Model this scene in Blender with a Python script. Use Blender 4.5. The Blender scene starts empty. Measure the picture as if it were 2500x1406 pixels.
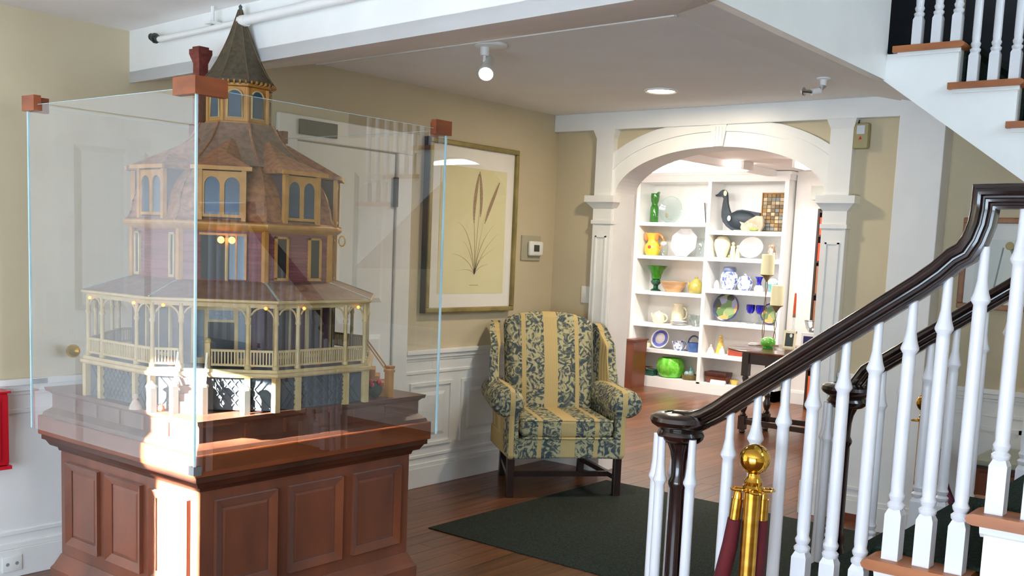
import bpy, bmesh, math, random
from mathutils import Vector, Matrix
random.seed(7)
PI = math.pi
sc = bpy.context.scene
COL = sc.collection

# ------------------------------------------------------------------ camera
cam_d = bpy.data.cameras.new('camera'); cam = bpy.data.objects.new('camera', cam_d); COL.objects.link(cam)
F_PX, W_PX = 2507.0, 2500.0
cam_d.sensor_fit = 'HORIZONTAL'; cam_d.sensor_width = 36.0
cam_d.lens = F_PX / W_PX * 36.0
cam_d.shift_x = 0.0; cam_d.shift_y = (905.0 - 703.0) / W_PX
cam_d.clip_start = 0.05; cam_d.clip_end = 100
_R = Vector((0.6242, -0.7801, 0.0419)); _D = Vector((-0.0645, -0.1050, -0.9924)); _F = Vector((0.7783, 0.6168, -0.1168))
_F.normalize(); _R = (_R - _F * _R.dot(_F)).normalized(); _U = _R.cross(_F).normalized()
m3 = Matrix((_R, _U, -_F)).transposed()
cam.matrix_world = Matrix.Translation((-5.908, -4.356, 1.5)) @ m3.to_4x4()
sc.camera = cam

# ------------------------------------------------------------------ colour management, world, sun, daylight
vs = sc.view_settings
vs.view_transform = 'Standard'; vs.look = 'None'; vs.gamma = 1.0; vs.use_curve_mapping = False
vs.exposure = 0.74
try:
    sc.cycles.use_denoising = True
    sc.cycles.max_bounces = 7; sc.cycles.use_light_tree = False; sc.cycles.diffuse_bounces = 5; sc.cycles.glossy_bounces = 4; sc.cycles.use_adaptive_sampling = True; sc.cycles.adaptive_threshold = 0.06; sc.cycles.transparent_max_bounces = 24
    sc.cycles.sample_clamp_indirect = 6.0
    sc.cycles.caustics_reflective = False; sc.cycles.caustics_refractive = False
except Exception:
    pass
world = bpy.data.worlds.new('sky'); sc.world = world; world.use_nodes = True
world.node_tree.nodes['Background'].inputs[0].default_value = (0.62, 0.78, 1.0, 1)
world.node_tree.nodes['Background'].inputs[1].default_value = 1.0

def lamp(name, kind, loc, direction, power, color, **kw):
    d = bpy.data.lights.new(name, kind); o = bpy.data.objects.new(name, d); COL.objects.link(o)
    d.energy = power; d.color = color
    for k, v in kw.items(): setattr(d, k, v)
    o.location = loc
    o.rotation_euler = Vector(direction).to_track_quat('-Z', 'Y').to_euler()
    return o
lamp('sun', 'SUN', (-12, -1.4, 4), (1, 0.0, -0.30), 230.0, (1.0, 0.96, 0.88), angle=math.radians(0.6))
# daylight through the big west windows and the stairwell window
lamp('daylight_west', 'AREA', (-8.0, -3.9, 1.0), (1, 0.0, 0.22), 185.0, (0.66, 0.83, 1.0), shape='RECTANGLE', size=4.0, size_y=1.8)
lamp('daylight_stairwell', 'AREA', (-2.6, -6.85, 3.9), (0, 1, -0.12), 50.0, (0.70, 0.86, 1.0), shape='RECTANGLE', size=1.6, size_y=1.6)
lamp('added_door_fill', 'AREA', (-6.1, -6.85, 1.5), (.0, 1, 0), 52.0, (0.84, 0.92, 1.0), shape='RECTANGLE', size=1.4, size_y=1.6, spread=math.radians(34))  # unseen fill lamp, added to brighten the left door mirrored in the case

# ------------------------------------------------------------------ helpers
WM = {}
def srgb(h):
    h = h.lstrip('#'); r = [int(h[i:i+2], 16)/255 for i in (0, 2, 4)]
    return tuple((c/12.92 if c <= .04045 else ((c+.055)/1.055)**2.4) for c in r) + (1.0,)
MATS = {}
def mat(name, c1, c2=None, rough=.5, metal=0.0, scale=(8, 8, 8), detail=4, bump=0.0, bscale=None, coat=0.0, spec=.5, contrast=(.35, .65), rand=0.0, emit=None, trans=0.0, ior=1.45):
    if name in MATS: return MATS[name]
    m = bpy.data.materials.new(name); m.use_nodes = True; nt = m.node_tree; N = nt.nodes; L = nt.links
    b = N['Principled BSDF']
    b.inputs['Roughness'].default_value = rough; b.inputs['Metallic'].default_value = metal
    b.inputs['Specular IOR Level'].default_value = spec
    b.inputs['Coat Weight'].default_value = coat; b.inputs['Coat Roughness'].default_value = .08
    if trans: b.inputs['Transmission Weight'].default_value = trans; b.inputs['IOR'].default_value = ior
    tc = N.new('ShaderNodeTexCoord')
    if c2:
        mp = N.new('ShaderNodeMapping'); mp.inputs['Scale'].default_value = scale
        nz = N.new('ShaderNodeTexNoise'); nz.inputs['Scale'].default_value = 1.0; nz.inputs['Detail'].default_value = detail
        L.new(tc.outputs['Object'], mp.inputs[0]); L.new(mp.outputs[0], nz.inputs['Vector'])
        rp = N.new('ShaderNodeValToRGB'); rp.color_ramp.elements[0].position = contrast[0]; rp.color_ramp.elements[1].position = contrast[1]
        rp.color_ramp.elements[0].color = srgb(c1); rp.color_ramp.elements[1].color = srgb(c2)
        L.new(nz.outputs[0], rp.inputs[0]); out = rp.outputs[0]
        if rand:
            oi = N.new('ShaderNodeObjectInfo'); hs = N.new('ShaderNodeHueSaturation')
            mr = N.new('ShaderNodeMapRange'); mr.inputs[3].default_value = 1-rand; mr.inputs[4].default_value = 1+rand
            L.new(oi.outputs['Random'], mr.inputs[0]); L.new(mr.outputs[0], hs.inputs['Value']); L.new(out, hs.inputs['Color']); out = hs.outputs[0]
        L.new(out, b.inputs['Base Color'])
        if bump:
            bp = N.new('ShaderNodeBump'); bp.inputs['Strength'].default_value = bump; bp.inputs['Distance'].default_value = .003
            if bscale:
                n2 = N.new('ShaderNodeTexNoise'); n2.inputs['Scale'].default_value = bscale; n2.inputs['Detail'].default_value = 3
                L.new(tc.outputs['Object'], n2.inputs['Vector']); L.new(n2.outputs[0], bp.inputs['Height'])
            else: L.new(nz.outputs[0], bp.inputs['Height'])
            L.new(bp.outputs[0], b.inputs['Normal'])
    else:
        b.inputs['Base Color'].default_value = srgb(c1)
    if emit:
        b.inputs['Emission Color'].default_value = srgb(emit[0]); b.inputs['Emission Strength'].default_value = emit[1]
    MATS[name] = m; return m

def pane_mat(name, tint=(1, 1, 1, 1), ior=1.5, rough=0.0):
    """clear sheet glass: mirror-like by Fresnel, otherwise lets light straight through"""
    if name in MATS: return MATS[name]
    m = bpy.data.materials.new(name); m.use_nodes = True; nt = m.node_tree; N = nt.nodes; L = nt.links
    for n in list(N): N.remove(n)
    o = N.new('ShaderNodeOutputMaterial'); mx = N.new('ShaderNodeMixShader'); t = N.new('ShaderNodeBsdfTransparent'); g = N.new('ShaderNodeBsdfGlossy'); f = N.new('ShaderNodeLayerWeight')
    t.inputs[0].default_value = tint; g.inputs['Roughness'].default_value = rough; f.inputs[0].default_value = .5
    F0 = 2*((ior-1)/(ior+1))**2          # two faces of the sheet
    pw = N.new('ShaderNodeMath'); pw.operation = 'POWER'; pw.inputs[1].default_value = 5.0; L.new(f.outputs['Facing'], pw.inputs[0])
    ma = N.new('ShaderNodeMath'); ma.operation = 'MULTIPLY_ADD'; ma.inputs[1].default_value = 1-F0; ma.inputs[2].default_value = F0; L.new(pw.outputs[0], ma.inputs[0])
    L.new(ma.outputs[0], mx.inputs[0]); L.new(t.outputs[0], mx.inputs[1]); L.new(g.outputs[0], mx.inputs[2]); L.new(mx.outputs[0], o.inputs[0])
    MATS[name] = m; return m

class MB:
    def __init__(s): s.v = []; s.f = []; s.sm = []
    def add(s, vs_, fs, smooth=False):
        o = len(s.v); s.v += [tuple(map(float, v)) for v in vs_]
        for f in fs: s.f.append(tuple(i+o for i in f)); s.sm.append(smooth)
        return s
    def box(s, a, b):
        (x0, y0, z0), (x1, y1, z1) = a, b
        x0, x1 = min(x0, x1), max(x0, x1); y0, y1 = min(y0, y1), max(y0, y1); z0, z1 = min(z0, z1), max(z0, z1)
        return s.add([(x0,y0,z0),(x1,y0,z0),(x1,y1,z0),(x0,y1,z0),(x0,y0,z1),(x1,y0,z1),(x1,y1,z1),(x0,y1,z1)],
                     [(0,3,2,1),(4,5,6,7),(0,1,5,4),(1,2,6,5),(2,3,7,6),(3,0,4,7)])
    def hexa(s, b4, t4):
        return s.add(list(b4)+list(t4), [(0,3,2,1),(4,5,6,7),(0,1,5,4),(1,2,6,5),(2,3,7,6),(3,0,4,7)])
    def rbox(s, a, b, r=.01, seg=2):
        bm = bmesh.new(); bmesh.ops.create_cube(bm, size=1)
        c = [(a[i]+b[i])/2 for i in range(3)]; d = [abs(b[i]-a[i]) for i in range(3)]
        for v in bm.verts: v.co = Vector((v.co.x*d[0]+c[0], v.co.y*d[1]+c[1], v.co.z*d[2]+c[2]))
        bmesh.ops.bevel(bm, geom=list(bm.edges), offset=min(r, min(d)*.45), segments=seg, profile=.5, affect='EDGES')
        bm.verts.index_update(); s.add([v.co for v in bm.verts], [[v.index for v in f.verts] for f in bm.faces], True); bm.free(); return s
    def prism(s, poly, ax, lo, hi):
        """poly: 2D points in the two other axes (cyclic order), extruded along axis ax"""
        n = len(poly)
        def P(p, h): return {0: (h, p[0], p[1]), 1: (p[0], h, p[1]), 2: (p[0], p[1], h)}[ax]
        vs_ = [P(p, lo) for p in poly] + [P(p, hi) for p in poly]
        fs = [tuple(range(n-1, -1, -1)), tuple(range(n, 2*n))] + [(i, (i+1) % n, n+(i+1) % n, n+i) for i in range(n)]
        return s.add(vs_, fs)
    def lathe(s, prof, c=(0, 0, 0), seg=16, axis='z', smooth=True, sx=1.0, sy=1.0, ph=0.0, cap=True):
        n = len(prof); vs_ = []; fs = []
        for r, h in prof:
            for k in range(seg):
                a = 2*PI*k/seg + ph; x, y = r*math.cos(a)*sx, r*math.sin(a)*sy
                vs_.append({'z': (c[0]+x, c[1]+y, c[2]+h), 'x': (c[0]+h, c[1]+x, c[2]+y), 'y': (c[0]+x, c[1]+h, c[2]+y)}[axis])
        for i in range(n-1):
            for k in range(seg): fs.append((i*seg+k, i*seg+(k+1) % seg, (i+1)*seg+(k+1) % seg, (i+1)*seg+k))
        if cap and prof[0][0] > 1e-6: fs.append(tuple(range(seg-1, -1, -1)))
        if cap and prof[-1][0] > 1e-6: fs.append(tuple((n-1)*seg+k for k in range(seg)))
        return s.add(vs_, fs, smooth)
    def tube(s, pts, r, seg=8, closed=False):
        pts = [Vector(p) for p in pts]; n = len(pts); rr = r if isinstance(r, (list, tuple)) else [r]*n
        vs_ = []; fs = []
        for i, p in enumerate(pts):
            d = (pts[(i+1) % n]-pts[i-1]) if closed else (pts[min(i+1, n-1)]-pts[max(i-1, 0)])
            d = d.normalized() if d.length > 1e-9 else Vector((0, 0, 1))
            up = Vector((0, 0, 1)) if abs(d.z) < .95 else Vector((1, 0, 0))
            a = d.cross(up).normalized(); b = a.cross(d).normalized()
            for k in range(seg):
                t = 2*PI*k/seg; vs_.append(p + (a*math.cos(t)+b*math.sin(t))*rr[i])
        for i in range(n if closed else n-1):
            j = (i+1) % n
            for k in range(seg): fs.append((i*seg+k, i*seg+(k+1) % seg, j*seg+(k+1) % seg, j*seg+k))
        if not closed: fs += [tuple(range(seg-1, -1, -1)), tuple((n-1)*seg+k for k in range(seg))]
        return s.add(vs_, fs, True)
    def sphere(s, c, r, seg=14, rings=8):
        rx, ry, rz = (r, r, r) if not isinstance(r, (tuple, list)) else r
        prof = [(math.sin(PI*i/rings), -math.cos(PI*i/rings)) for i in range(rings+1)]
        t = MB().lathe([(max(p[0], 1e-7), p[1]) for p in prof], seg=seg)
        return s.add([(c[0]+v[0]*rx, c[1]+v[1]*ry, c[2]+v[2]*rz) for v in t.v], t.f, True)
    def bar(s, p, q, w, h, up=(0, 0, 1)):
        p, q = Vector(p), Vector(q); d = (q-p).normalized(); up = Vector(up)
        if abs(d.dot(up)) > .98: up = Vector((1, 0, 0))
        a = d.cross(up).normalized(); b = a.cross(d).normalized(); a = a*w/2; b = b*h/2
        return s.hexa([p-a-b, p+a-b, q+a-b, q-a-b], [p-a+b, p+a+b, q+a+b, q-a+b])
    def xf(s, M):
        s.v = [tuple(M @ Vector(v)) for v in s.v]; return s
    def mesh(s, name):
        me = bpy.data.meshes.new(name); me.from_pydata(s.v, [], s.f); me.update()
        bm = bmesh.new(); bm.from_mesh(me); bmesh.ops.recalc_face_normals(bm, faces=bm.faces); bm.to_mesh(me); bm.free()
        if any(s.sm):
            me.polygons.foreach_set('use_smooth', s.sm)
            try: me.set_sharp_from_angle(angle=math.radians(38))
            except Exception: pass
        return me
    def build(s, name, m, parent=None, local=False, bevel=0.0, subsurf=0):
        base = name
        if parent is not None and not local:
            inv = WM[parent.name].inverted(); s.v = [tuple(inv @ Vector(v)) for v in s.v]
        me = s.mesh(base); o = bpy.data.objects.new(base, me); COL.objects.link(o)
        if m is not None: me.materials.append(m)
        if parent is not None: o.parent = parent; WM[o.name] = WM[parent.name]
        else: WM[o.name] = Matrix.Identity(4)
        if bevel:
            bv = o.modifiers.new('bevel', 'BEVEL'); bv.width = bevel; bv.segments = 2; bv.limit_method = 'ANGLE'; bv.angle_limit = math.radians(40)
        if subsurf:
            ss = o.modifiers.new('subdivision', 'SUBSURF'); ss.levels = subsurf; ss.render_levels = subsurf
            me.polygons.foreach_set('use_smooth', [True]*len(me.polygons))
        return o

def tag(o, label=None, cat=None, group=None, kind=None):
    if label: o['label'] = label
    if cat: o['category'] = cat
    if group: o['group'] = group
    if kind: o['kind'] = kind
    return o
def thing(name, label, cat, loc=(0, 0, 0), rz=0.0, group=None):
    o = bpy.data.objects.new(name, None); COL.objects.link(o); o.location = loc; o.rotation_euler = (0, 0, rz); o.empty_display_size = .1
    WM[o.name] = Matrix.Translation(loc) @ Matrix.Rotation(rz, 4, 'Z')
    return tag(o, label, cat, group)
def struct(name, label, loc=(0, 0, 0)):
    o = bpy.data.objects.new(name, None); COL.objects.link(o); o.location = loc; WM[o.name] = Matrix.Translation(loc)
    return tag(o, label, None, None, 'structure')
def B(a, b): return MB().box(a, b)

# ------------------------------------------------------------------ materials
M_beige = mat('beige paint', '#c5b89a', '#cabd9f', .75, scale=(3, 3, 3))
M_white = mat('white gloss paint', '#e8e8e6', '#eeeeec', .38, scale=(4, 4, 4))
M_ceil = mat('ceiling paint', '#f2eeec', '#f5f2f0', .85, scale=(3, 3, 3))
M_floor = mat('stained oak boards', '#4c2a1a', '#82502f', .28, scale=(1.6, 34, 8), detail=6, contrast=(.3, .72), rand=.22, spec=.4)
M_rug = mat('dark green rug', '#252c26', '#3a4039', .95, scale=(120, 120, 120), bump=.6, bscale=260, spec=.1)
M_carpet = mat('dark green stair carpet', '#18211b', '#2c372f', .97, scale=(110, 110, 110), bump=.6, bscale=300, spec=.1)
M_ped = mat('walnut pedestal wood', '#4a210e', '#763b1c', .45, scale=(5, 5, 1.6), detail=6, contrast=(.3, .7), coat=.2)
M_ped.node_tree.nodes['Principled BSDF'].inputs['Sheen Weight'].default_value = .18; M_ped.node_tree.nodes['Principled BSDF'].inputs['Sheen Roughness'].default_value = .5
M_ped2 = mat('walnut pedestal ledge', '#5f2a13', '#7f4322', .36, scale=(2.5, 2.5, 12), detail=5, contrast=(.3, .7), coat=.15)
M_oak = mat('oak stair nosing', '#8c4f28', '#b06a39', .40, scale=(14, 3, 14), detail=5, contrast=(.3, .7))
M_mahog = mat('dark mahogany', '#0f0705', '#2c1510', .20, scale=(30, 3, 30), detail=5, contrast=(.35, .75), coat=.5)
M_mahog_v = mat('dark mahogany upright', '#140806', '#2c120e', .22, scale=(30, 30, 3), detail=5, contrast=(.35, .75), coat=.5)
M_dark = mat('dark walnut', '#1b0f0a', '#33201a', .35, scale=(8, 8, 3), contrast=(.3, .7), coat=.2)
M_brown = mat('red brown wood', '#5d2c18', '#7d4124', .4, scale=(6, 6, 2), contrast=(.3, .7), coat=.2)
M_brass = mat('polished brass', '#c9952f', '#d9aa48', .10, metal=1.0, scale=(6, 6, 6))
M_brass2 = mat('brushed brass', '#b98a32', '#cfa24b', .25, metal=1.0, scale=(6, 6, 40))
M_rope = mat('red velvet', '#36020a', '#5a0612', .85, scale=(18, 18, 4), contrast=(.3, .7))
M_rope2 = mat('maroon velvet', '#3b0a2a', '#57163d', .85, scale=(18, 18, 4), contrast=(.3, .7))
M_black = mat('black', '#0c0c0e', '#141416', .5, scale=(9, 9, 9))
M_red = mat('red enamel', '#c01627', '#c91d2d', .35, scale=(4, 4, 4), coat=.2)
M_plastic = mat('white plastic', '#e6e6e2', '#ecece8', .45, scale=(5, 5, 5))
M_case_glass = pane_mat('display case glass', (.985, .995, .99, 1), 1.82)
M_case_glass2 = pane_mat('rear case glass', (.98, .99, .985, 1), 1.42)
M_glass_edge = mat('polished glass edge', '#a9cfd8', '#c4e2ea', .15, scale=(5, 5, 5), spec=.8)
M_pic_glass = pane_mat('picture glass', (1, 1, 1, 1), 1.5)
M_clear = pane_mat('clear glassware', (.90, .95, .95, 1), 1.6, .02)

# ================================================================== STRUCTURE
ZC = 2.44
floor = struct('floor', 'dark stained wooden board floor')
B((-8.2, -7, -.08), (6.0, 2.4, -.013)).build('subfloor', M_dark, floor)
def plank_rows(x0, x1, y0, y1, w, name='plank'):
    y = y0; row = 0
    cache = {}
    while y < y1-1e-6:
        x = x0 - random.choice((0, .3, .55, .8, 1.05))
        while x < x1:
            ln = random.choice((1.5, 1.8, 2.1)); a = max(x, x0); b = min(x+ln, x1)
            if b-a > .05:
                L_ = round((b-a)*20)/20
                if L_ not in cache:
                    cache[L_] = MB().box((0, .0008, -.013), (L_-.0016, w-.0008, 0)).mesh('plank'); cache[L_].materials.append(M_floor)
                o = bpy.data.objects.new(name, cache[L_]); COL.objects.link(o); o.parent = floor; o.location = (a, y, 0); WM[o.name] = WM[floor.name]
            x += ln
        y += w
plank_rows(-4.3, 0.2, -3.24, 0.0, .108)
plank_rows(0.2, 4.7, -1.8, 2.3, .137)
rest = MB()
for (x0, x1, y0, y1) in ((-8.2, -4.3, -7, 0), (-4.3, 0.2, -7, -3.24), (.2, 6, -7, -1.8), (4.7, 6, -1.8, 2.3)):
    y = y0
    while y < y1-.01:
        rest.box((x0, y+.001, -.013), (x1, min(y+.12, y1)-.001, 0)); y += .12
tag(rest.build('plank_field', M_floor, floor), kind='stuff')

# rug in front of the arch
rug = MB().rbox((-1.96, -2.62, 0.0), (-.235, -.70, .006), .003, 2).build('rug', M_rug)
tag(rug, 'flat dark green rug on the hall floor before the arched opening', 'rug')

# ---- wall W1 (left wall, plane y=0)
wl = struct('wall_left', 'beige wall with white wainscot, panelled door and framed print')
B((-8.2, 0, 0), (0.2, .14, 2.7)).build('wall_plaster', M_beige, wl)
def rail_run(parent, x0, x1, y=0.0, s=-1):
    """chair rail, frieze line, base along x on a wall plane y; s = side the room is on"""
    B((x0, y, .135), (x1, y+s*.004, .835)).build('wainscot_board', M_white, parent)
    m = MB().box((x0, y, .838), (x1, y+s*.030, .866)).box((x0, y, .812), (x1, y+s*.018, .838)).box((x0, y, .795), (x1, y+s*.009, .812))
    m.build('chair_rail', M_white, parent, bevel=.003)
    B((x0, y, .715), (x1, y+s*.010, .735)).build('frieze_bead', M_white, parent, bevel=.003)
    m = MB().box((x0, y, 0), (x1, y+s*.018, .125)).box((x0, y, .125), (x1, y+s*.012, .15)).box((x0, y, .185), (x1, y+s*.010, .205))
    m.build('baseboard', M_white, parent, bevel=.003)
def panel(parent, x0, x1, z0=.255, z1=.66, y=0.0, s=-1):
    m = MB(); w = .022; d = .014
    m.prism([(x0, z0), (x1, z0), (x1-w, z0+w), (x0+w, z0+w)], 1, y+s*.003, y+s*d).prism([(x0, z1), (x1, z1), (x1-w, z1-w), (x0+w, z1-w)], 1, y+s*.003, y+s*d)
    m.prism([(x0, z0), (x0+w, z0+w), (x0+w, z1-w), (x0, z1)], 1, y+s*.003, y+s*d).prism([(x1, z0), (x1-w, z0+w), (x1-w, z1-w), (x1, z1)], 1, y+s*.003, y+s*d)
    m.hexa([(x0+.06, y+s*.003, z0+.06), (x1-.06, y+s*.003, z0+.06), (x1-.06, y+s*.003, z1-.06), (x0+.06, y+s*.003, z1-.06)],
           [(x0+.085, y+s*.010, z0+.085), (x1-.085, y+s*.010, z0+.085), (x1-.085, y+s*.010, z1-.085), (x0+.085, y+s*.010, z1-.085)])
    m.build('wainscot_panel', M_white, parent)
rail_run(wl, -4.26, -2.46); rail_run(wl, -1.47, 0.0)
panel(wl, -1.415, -1.03); panel(wl, -.945, -.50); panel(wl, -.42, -.05)
panel(wl, -2.98, -2.52); panel(wl, -3.55, -3.06)

# ---- door_1 (panelled door behind the case)
d1 = struct('door_1', 'white panelled door in a wide white casing behind the display case', (-1.965, 0, 0))
B((-2.46, 0, 0), (-2.335, -.028, 2.03)).build('casing', M_white, d1, bevel=.006)
B((-1.595, 0, 0), (-1.47, -.028, 2.03)).build('casing', M_white, d1, bevel=.006)
B((-2.46, 0, 2.03), (-1.47, -.028, 2.155)).build('casing', M_white, d1, bevel=.006)
B((-2.33, 0, .008), (-1.60, -.012, 2.022)).build('leaf', M_white, d1)
for (a, b, c, e) in ((-2.25, -2.01, 1.16, 1.90), (-1.92, -1.68, 1.16, 1.90), (-2.25, -2.01, .22, .98), (-1.92, -1.68, .22, .98)):
    m = MB().hexa([(a, -.011, c), (b, -.011, c), (b, -.011, e), (a, -.011, e)], [(a+.03, -.022, c+.03), (b-.03, -.022, c+.03), (b-.03, -.022, e-.03), (a+.03, -.022, e-.03)])
    m.build('door_panel', M_white, d1)
for z in (1.72, .3): B((-1.612, -.010, z), (-1.590, -.034, z+.17)).build('hinge', M_black, d1)
MB().sphere((-2.27, -.07, .98), .028).lathe([(.03, 0), (.03, .006), (.012, .01), (.012, .06)], (-2.27, -.012, .98), 12, 'y').xf(Matrix.Identity(4)).build('knob', M_brass2, d1)
sg = B((-2.335, -.029, 2.058), (-2.075, -.044, 2.135)).build('door_sign', mat('aged wood sign', '#2c1f18', '#3d2c22', .6, scale=(3, 3, 20)), bevel=.003)
tag(sg, 'small dark brown plaque fixed on the head of the white door casing', 'sign')

# ---- door_2: white door further left on the same wall (seen mirrored in the case glass)
d2 = struct('door_2', 'white panelled door on the left wall beside the entry', (-4.7, 0, 0))
B((-5.22, 0, 0), (-5.10, -.03, 2.03)).build('casing', M_white, d2); B((-4.28, 0, 0), (-4.16, -.03, 2.03)).build('casing', M_white, d2); B((-5.22, 0, 2.03), (-4.16, -.03, 2.15)).build('casing', M_white, d2)
B((-5.10, 0, .008), (-4.28, -.014, 2.025)).build('leaf', M_white, d2)
for (a, b, c, e) in ((-4.99, -4.73, 1.15, 1.88), (-4.65, -4.39, 1.15, 1.88), (-4.99, -4.73, .2, .97), (-4.65, -4.39, .2, .97)):
    MB().hexa([(a, -.013, c), (b, -.013, c), (b, -.013, e), (a, -.013, e)], [(a+.03, -.026, c+.03), (b-.03, -.026, c+.03), (b-.03, -.026, e-.03), (a+.03, -.026, e-.03)]).build('door_panel', M_white, d2)
MB().sphere((-4.35, -.075, .98), .03).build('knob', M_brass2, d2)
rail_run(wl, -8.2, -5.22)

# ---- W2 (back wall, plane x=0) with arched opening
YL, YR, YC, SPR, IA, IB = -.51, -1.976, -1.243, 1.888, .733, .308
EA, EB = .937, .479
TH = .20
wb = struct('wall_back', 'beige back wall with the wide white arched opening')
B((0, YL, 0), (TH, 0.0, 2.7)).build('wall_plaster', M_beige, wb)
B((0, -2.62, 0), (TH, YR, 2.7)).build('wall_plaster', M_beige, wb)
B((0, -7, 0), (TH, -2.62, 5.3)).build('wall_plaster', M_beige, wb)
def ell(a, b, n, t0=0.0, t1=PI): return [(YC + a*math.cos(t0+(t1-t0)*i/n), SPR + b*math.sin(t0+(t1-t0)*i/n)) for i in range(n+1)]
m = MB(); pts = ell(IA, IB, 32)
for i in range(32):
    (ya, za), (yb, zb) = pts[i], pts[i+1]
    m.hexa([(0, ya, za), (0, yb, zb), (TH, yb, zb), (TH, ya, za)], [(0, ya, 2.7), (0, yb, 2.7), (TH, yb, 2.7), (TH, ya, 2.7)])
m.build('wall_plaster', M_beige, wb)
B((0.0, -2.41, 2.325), (-.05, 0, ZC)).build('cornice_beam', M_white, wb, bevel=.004)
def rail_run_y(parent, y0, y1, x=0.0, s=-1):
    B((x, y0, .135), (x+s*.004, y1, .835)).build('wainscot_board', M_white, parent)
    MB().box((x, y0, .838), (x+s*.030, y1, .866)).box((x, y0, .812), (x+s*.018, y1, .838)).box((x, y0, .795), (x+s*.009, y1, .812)).build('chair_rail', M_white, parent, bevel=.003)
    B((x, y0, .715), (x+s*.010, y1, .735)).build('frieze_bead', M_white, parent, bevel=.003)
    MB().box((x, y0, 0), (x+s*.018, y1, .125)).box((x, y0, .125), (x+s*.012, y1, .15)).box((x, y0, .185), (x+s*.010, y1, .205)).build('baseboard', M_white, parent, bevel=.003)
rail_run_y(wb, -.36, 0.0); rail_run_y(wb, -2.41, -2.13); rail_run_y(wb, -6.9, -2.66)
for (ya, yb) in ((-3.15, -2.72), (-3.66, -3.23), (-4.2, -3.75)):
    m = MB(); w = .022
    for (p, q) in (((ya, .255), (yb, .255+w)), ((ya, .66-w), (yb, .66)), ((ya, .255), (ya+w, .66)), ((yb-w, .255), (yb, .66))): m.box((-.003, p[0], p[1]), (-.014, q[0], q[1]))
    m.build('wainscot_panel', M_white, wb)
B((-.02, -2.66, 0.0), (-.03, -2.66-3, .045)).build('shoe_moulding', M_brown, wb)
B((0, -2.405, 0), (-.022, -2.135, .045)).build('shoe_moulding', M_brown, wb)

# ---- arch surround
arch = struct('trim_1', 'white moulded arch surround with pilasters, capitals and keystone', (0, YC, 0))
def band(a0, b0, a1, b1, x0, x1, zmax=2.325, n=40):
    m = MB(); p0 = ell(a0, b0, n); p1 = ell(a1, b1, n)
    p1 = [(YC+max(-.86, min(.86, y-YC)), min(z, zmax)) for y, z in p1]
    for i in range(n):
        (ya, za), (yb, zb) = p0[i], p0[i+1]; (yc, zc), (yd, zd) = p1[i+1], p1[i]
        if zc-zb < .002 and zd-za < .002: continue
        m.hexa([(x0, ya, za), (x0, yb, zb), (x0, yc, zc), (x0, yd, zd)], [(x1, ya, za), (x1, yb, zb), (x1, yc, zc), (x1, yd, zd)])
    return m
band(IA, IB, IA+.10, IB+.09, -.001, -.030).build('arch_band', M_white, arch)
band(IA+.10, IB+.09, IA+.145, IB+.125, -.001, -.042).build('arch_bead', M_white, arch)
band(IA+.145, IB+.125, EA, EB, -.001, -.034).build('arch_band', M_white, arch)
# reveal lining of the opening
m = MB(); p0 = ell(IA, IB, 40); p1 = ell(IA-.004, IB-.004, 40)
for i in range(40):
    (ya, za), (yb, zb) = p0[i], p0[i+1]; (yc, zc), (yd, zd) = p1[i+1], p1[i]
    m.hexa([(-.03, ya, za), (-.03, yb, zb), (-.03, yc, zc), (-.03, yd, zd)], [(TH+.02, ya, za), (TH+.02, yb, zb), (TH+.02, yc, zc), (TH+.02, yd, zd)])
m.build('reveal', M_white, arch)
B((-.03, YL, 0), (TH+.02, YL-.004, SPR)).build('reveal', M_white, arch); B((-.03, YR, 0), (TH+.02, YR+.004, SPR)).build('reveal', M_white, arch)
for (y0, y1, s) in ((YL, -.362, 1), (YR, -2.122, -1)):
    B((0, y0, 0), (-.055, y1, 1.70)).build('pilaster', M_white, arch, bevel=.004)
    ym = (y0+y1)/2; hw = abs(y1-y0)/2
    MB().box((-.055, ym-hw+.03, .22), (-.062, ym-hw+.042, 1.62)).box((-.055, ym+hw-.042, .22), (-.062, ym+hw-.03, 1.62)).box((-.055, ym-hw+.03, 1.61), (-.062, ym+hw-.03, 1.622)).box((-.055, ym-hw+.03, .21), (-.062, ym+hw-.03, .222)).build('pilaster_panel', M_white, arch)
    B((0, y0+s*-.012, 0), (-.07, y1+s*.012, .20)).build('pilaster_base', M_white, arch, bevel=.005)
    MB().box((0, y0+s*-.008, 1.70), (-.064, y1+s*.008, 1.725)).box((0, y0, 1.725), (-.055, y1, 1.80)).hexa([(0, y0, 1.80), (-.055, y0, 1.80), (-.055, y1, 1.80), (0, y1, 1.80)], [(0, y0-s*.03, 1.845), (-.085, y0-s*.03, 1.845), (-.085, y1+s*.045, 1.845), (0, y1+s*.045, 1.845)]).box((0, y0-s*.034, 1.845), (-.092, y1+s*.052, 1.888)).build('capital', M_white, arch)
    yi = y1-s*.135
    MB().box((0, yi, SPR), (-.052, y1, 2.27)).hexa([(0, yi, 2.27), (-.052, yi, 2.27), (-.052, y1, 2.27), (0, y1, 2.27)], [(0, yi-s*.02, 2.325), (-.07, yi-s*.02, 2.325), (-.07, y1+s*.02, 2.325), (0, y1+s*.02, 2.325)]).build('upper_post', M_white, arch)
m = MB().hexa([(0, YC-.02-.035, 2.194), (-.045, YC-.02-.035, 2.194), (-.045, YC-.02+.035, 2.194), (0, YC-.02+.035, 2.194)], [(0, YC-.02-.055, 2.325), (-.045, YC-.02-.055, 2.325), (-.045, YC-.02+.055, 2.325), (0, YC-.02+.055, 2.325)])
for dy in (-.022, 0, .022): m.box((-.045, YC-.02+dy-.006, 2.20), (-.049, YC-.02+dy+.006, 2.315))
m.build('keystone', M_white, arch)

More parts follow.
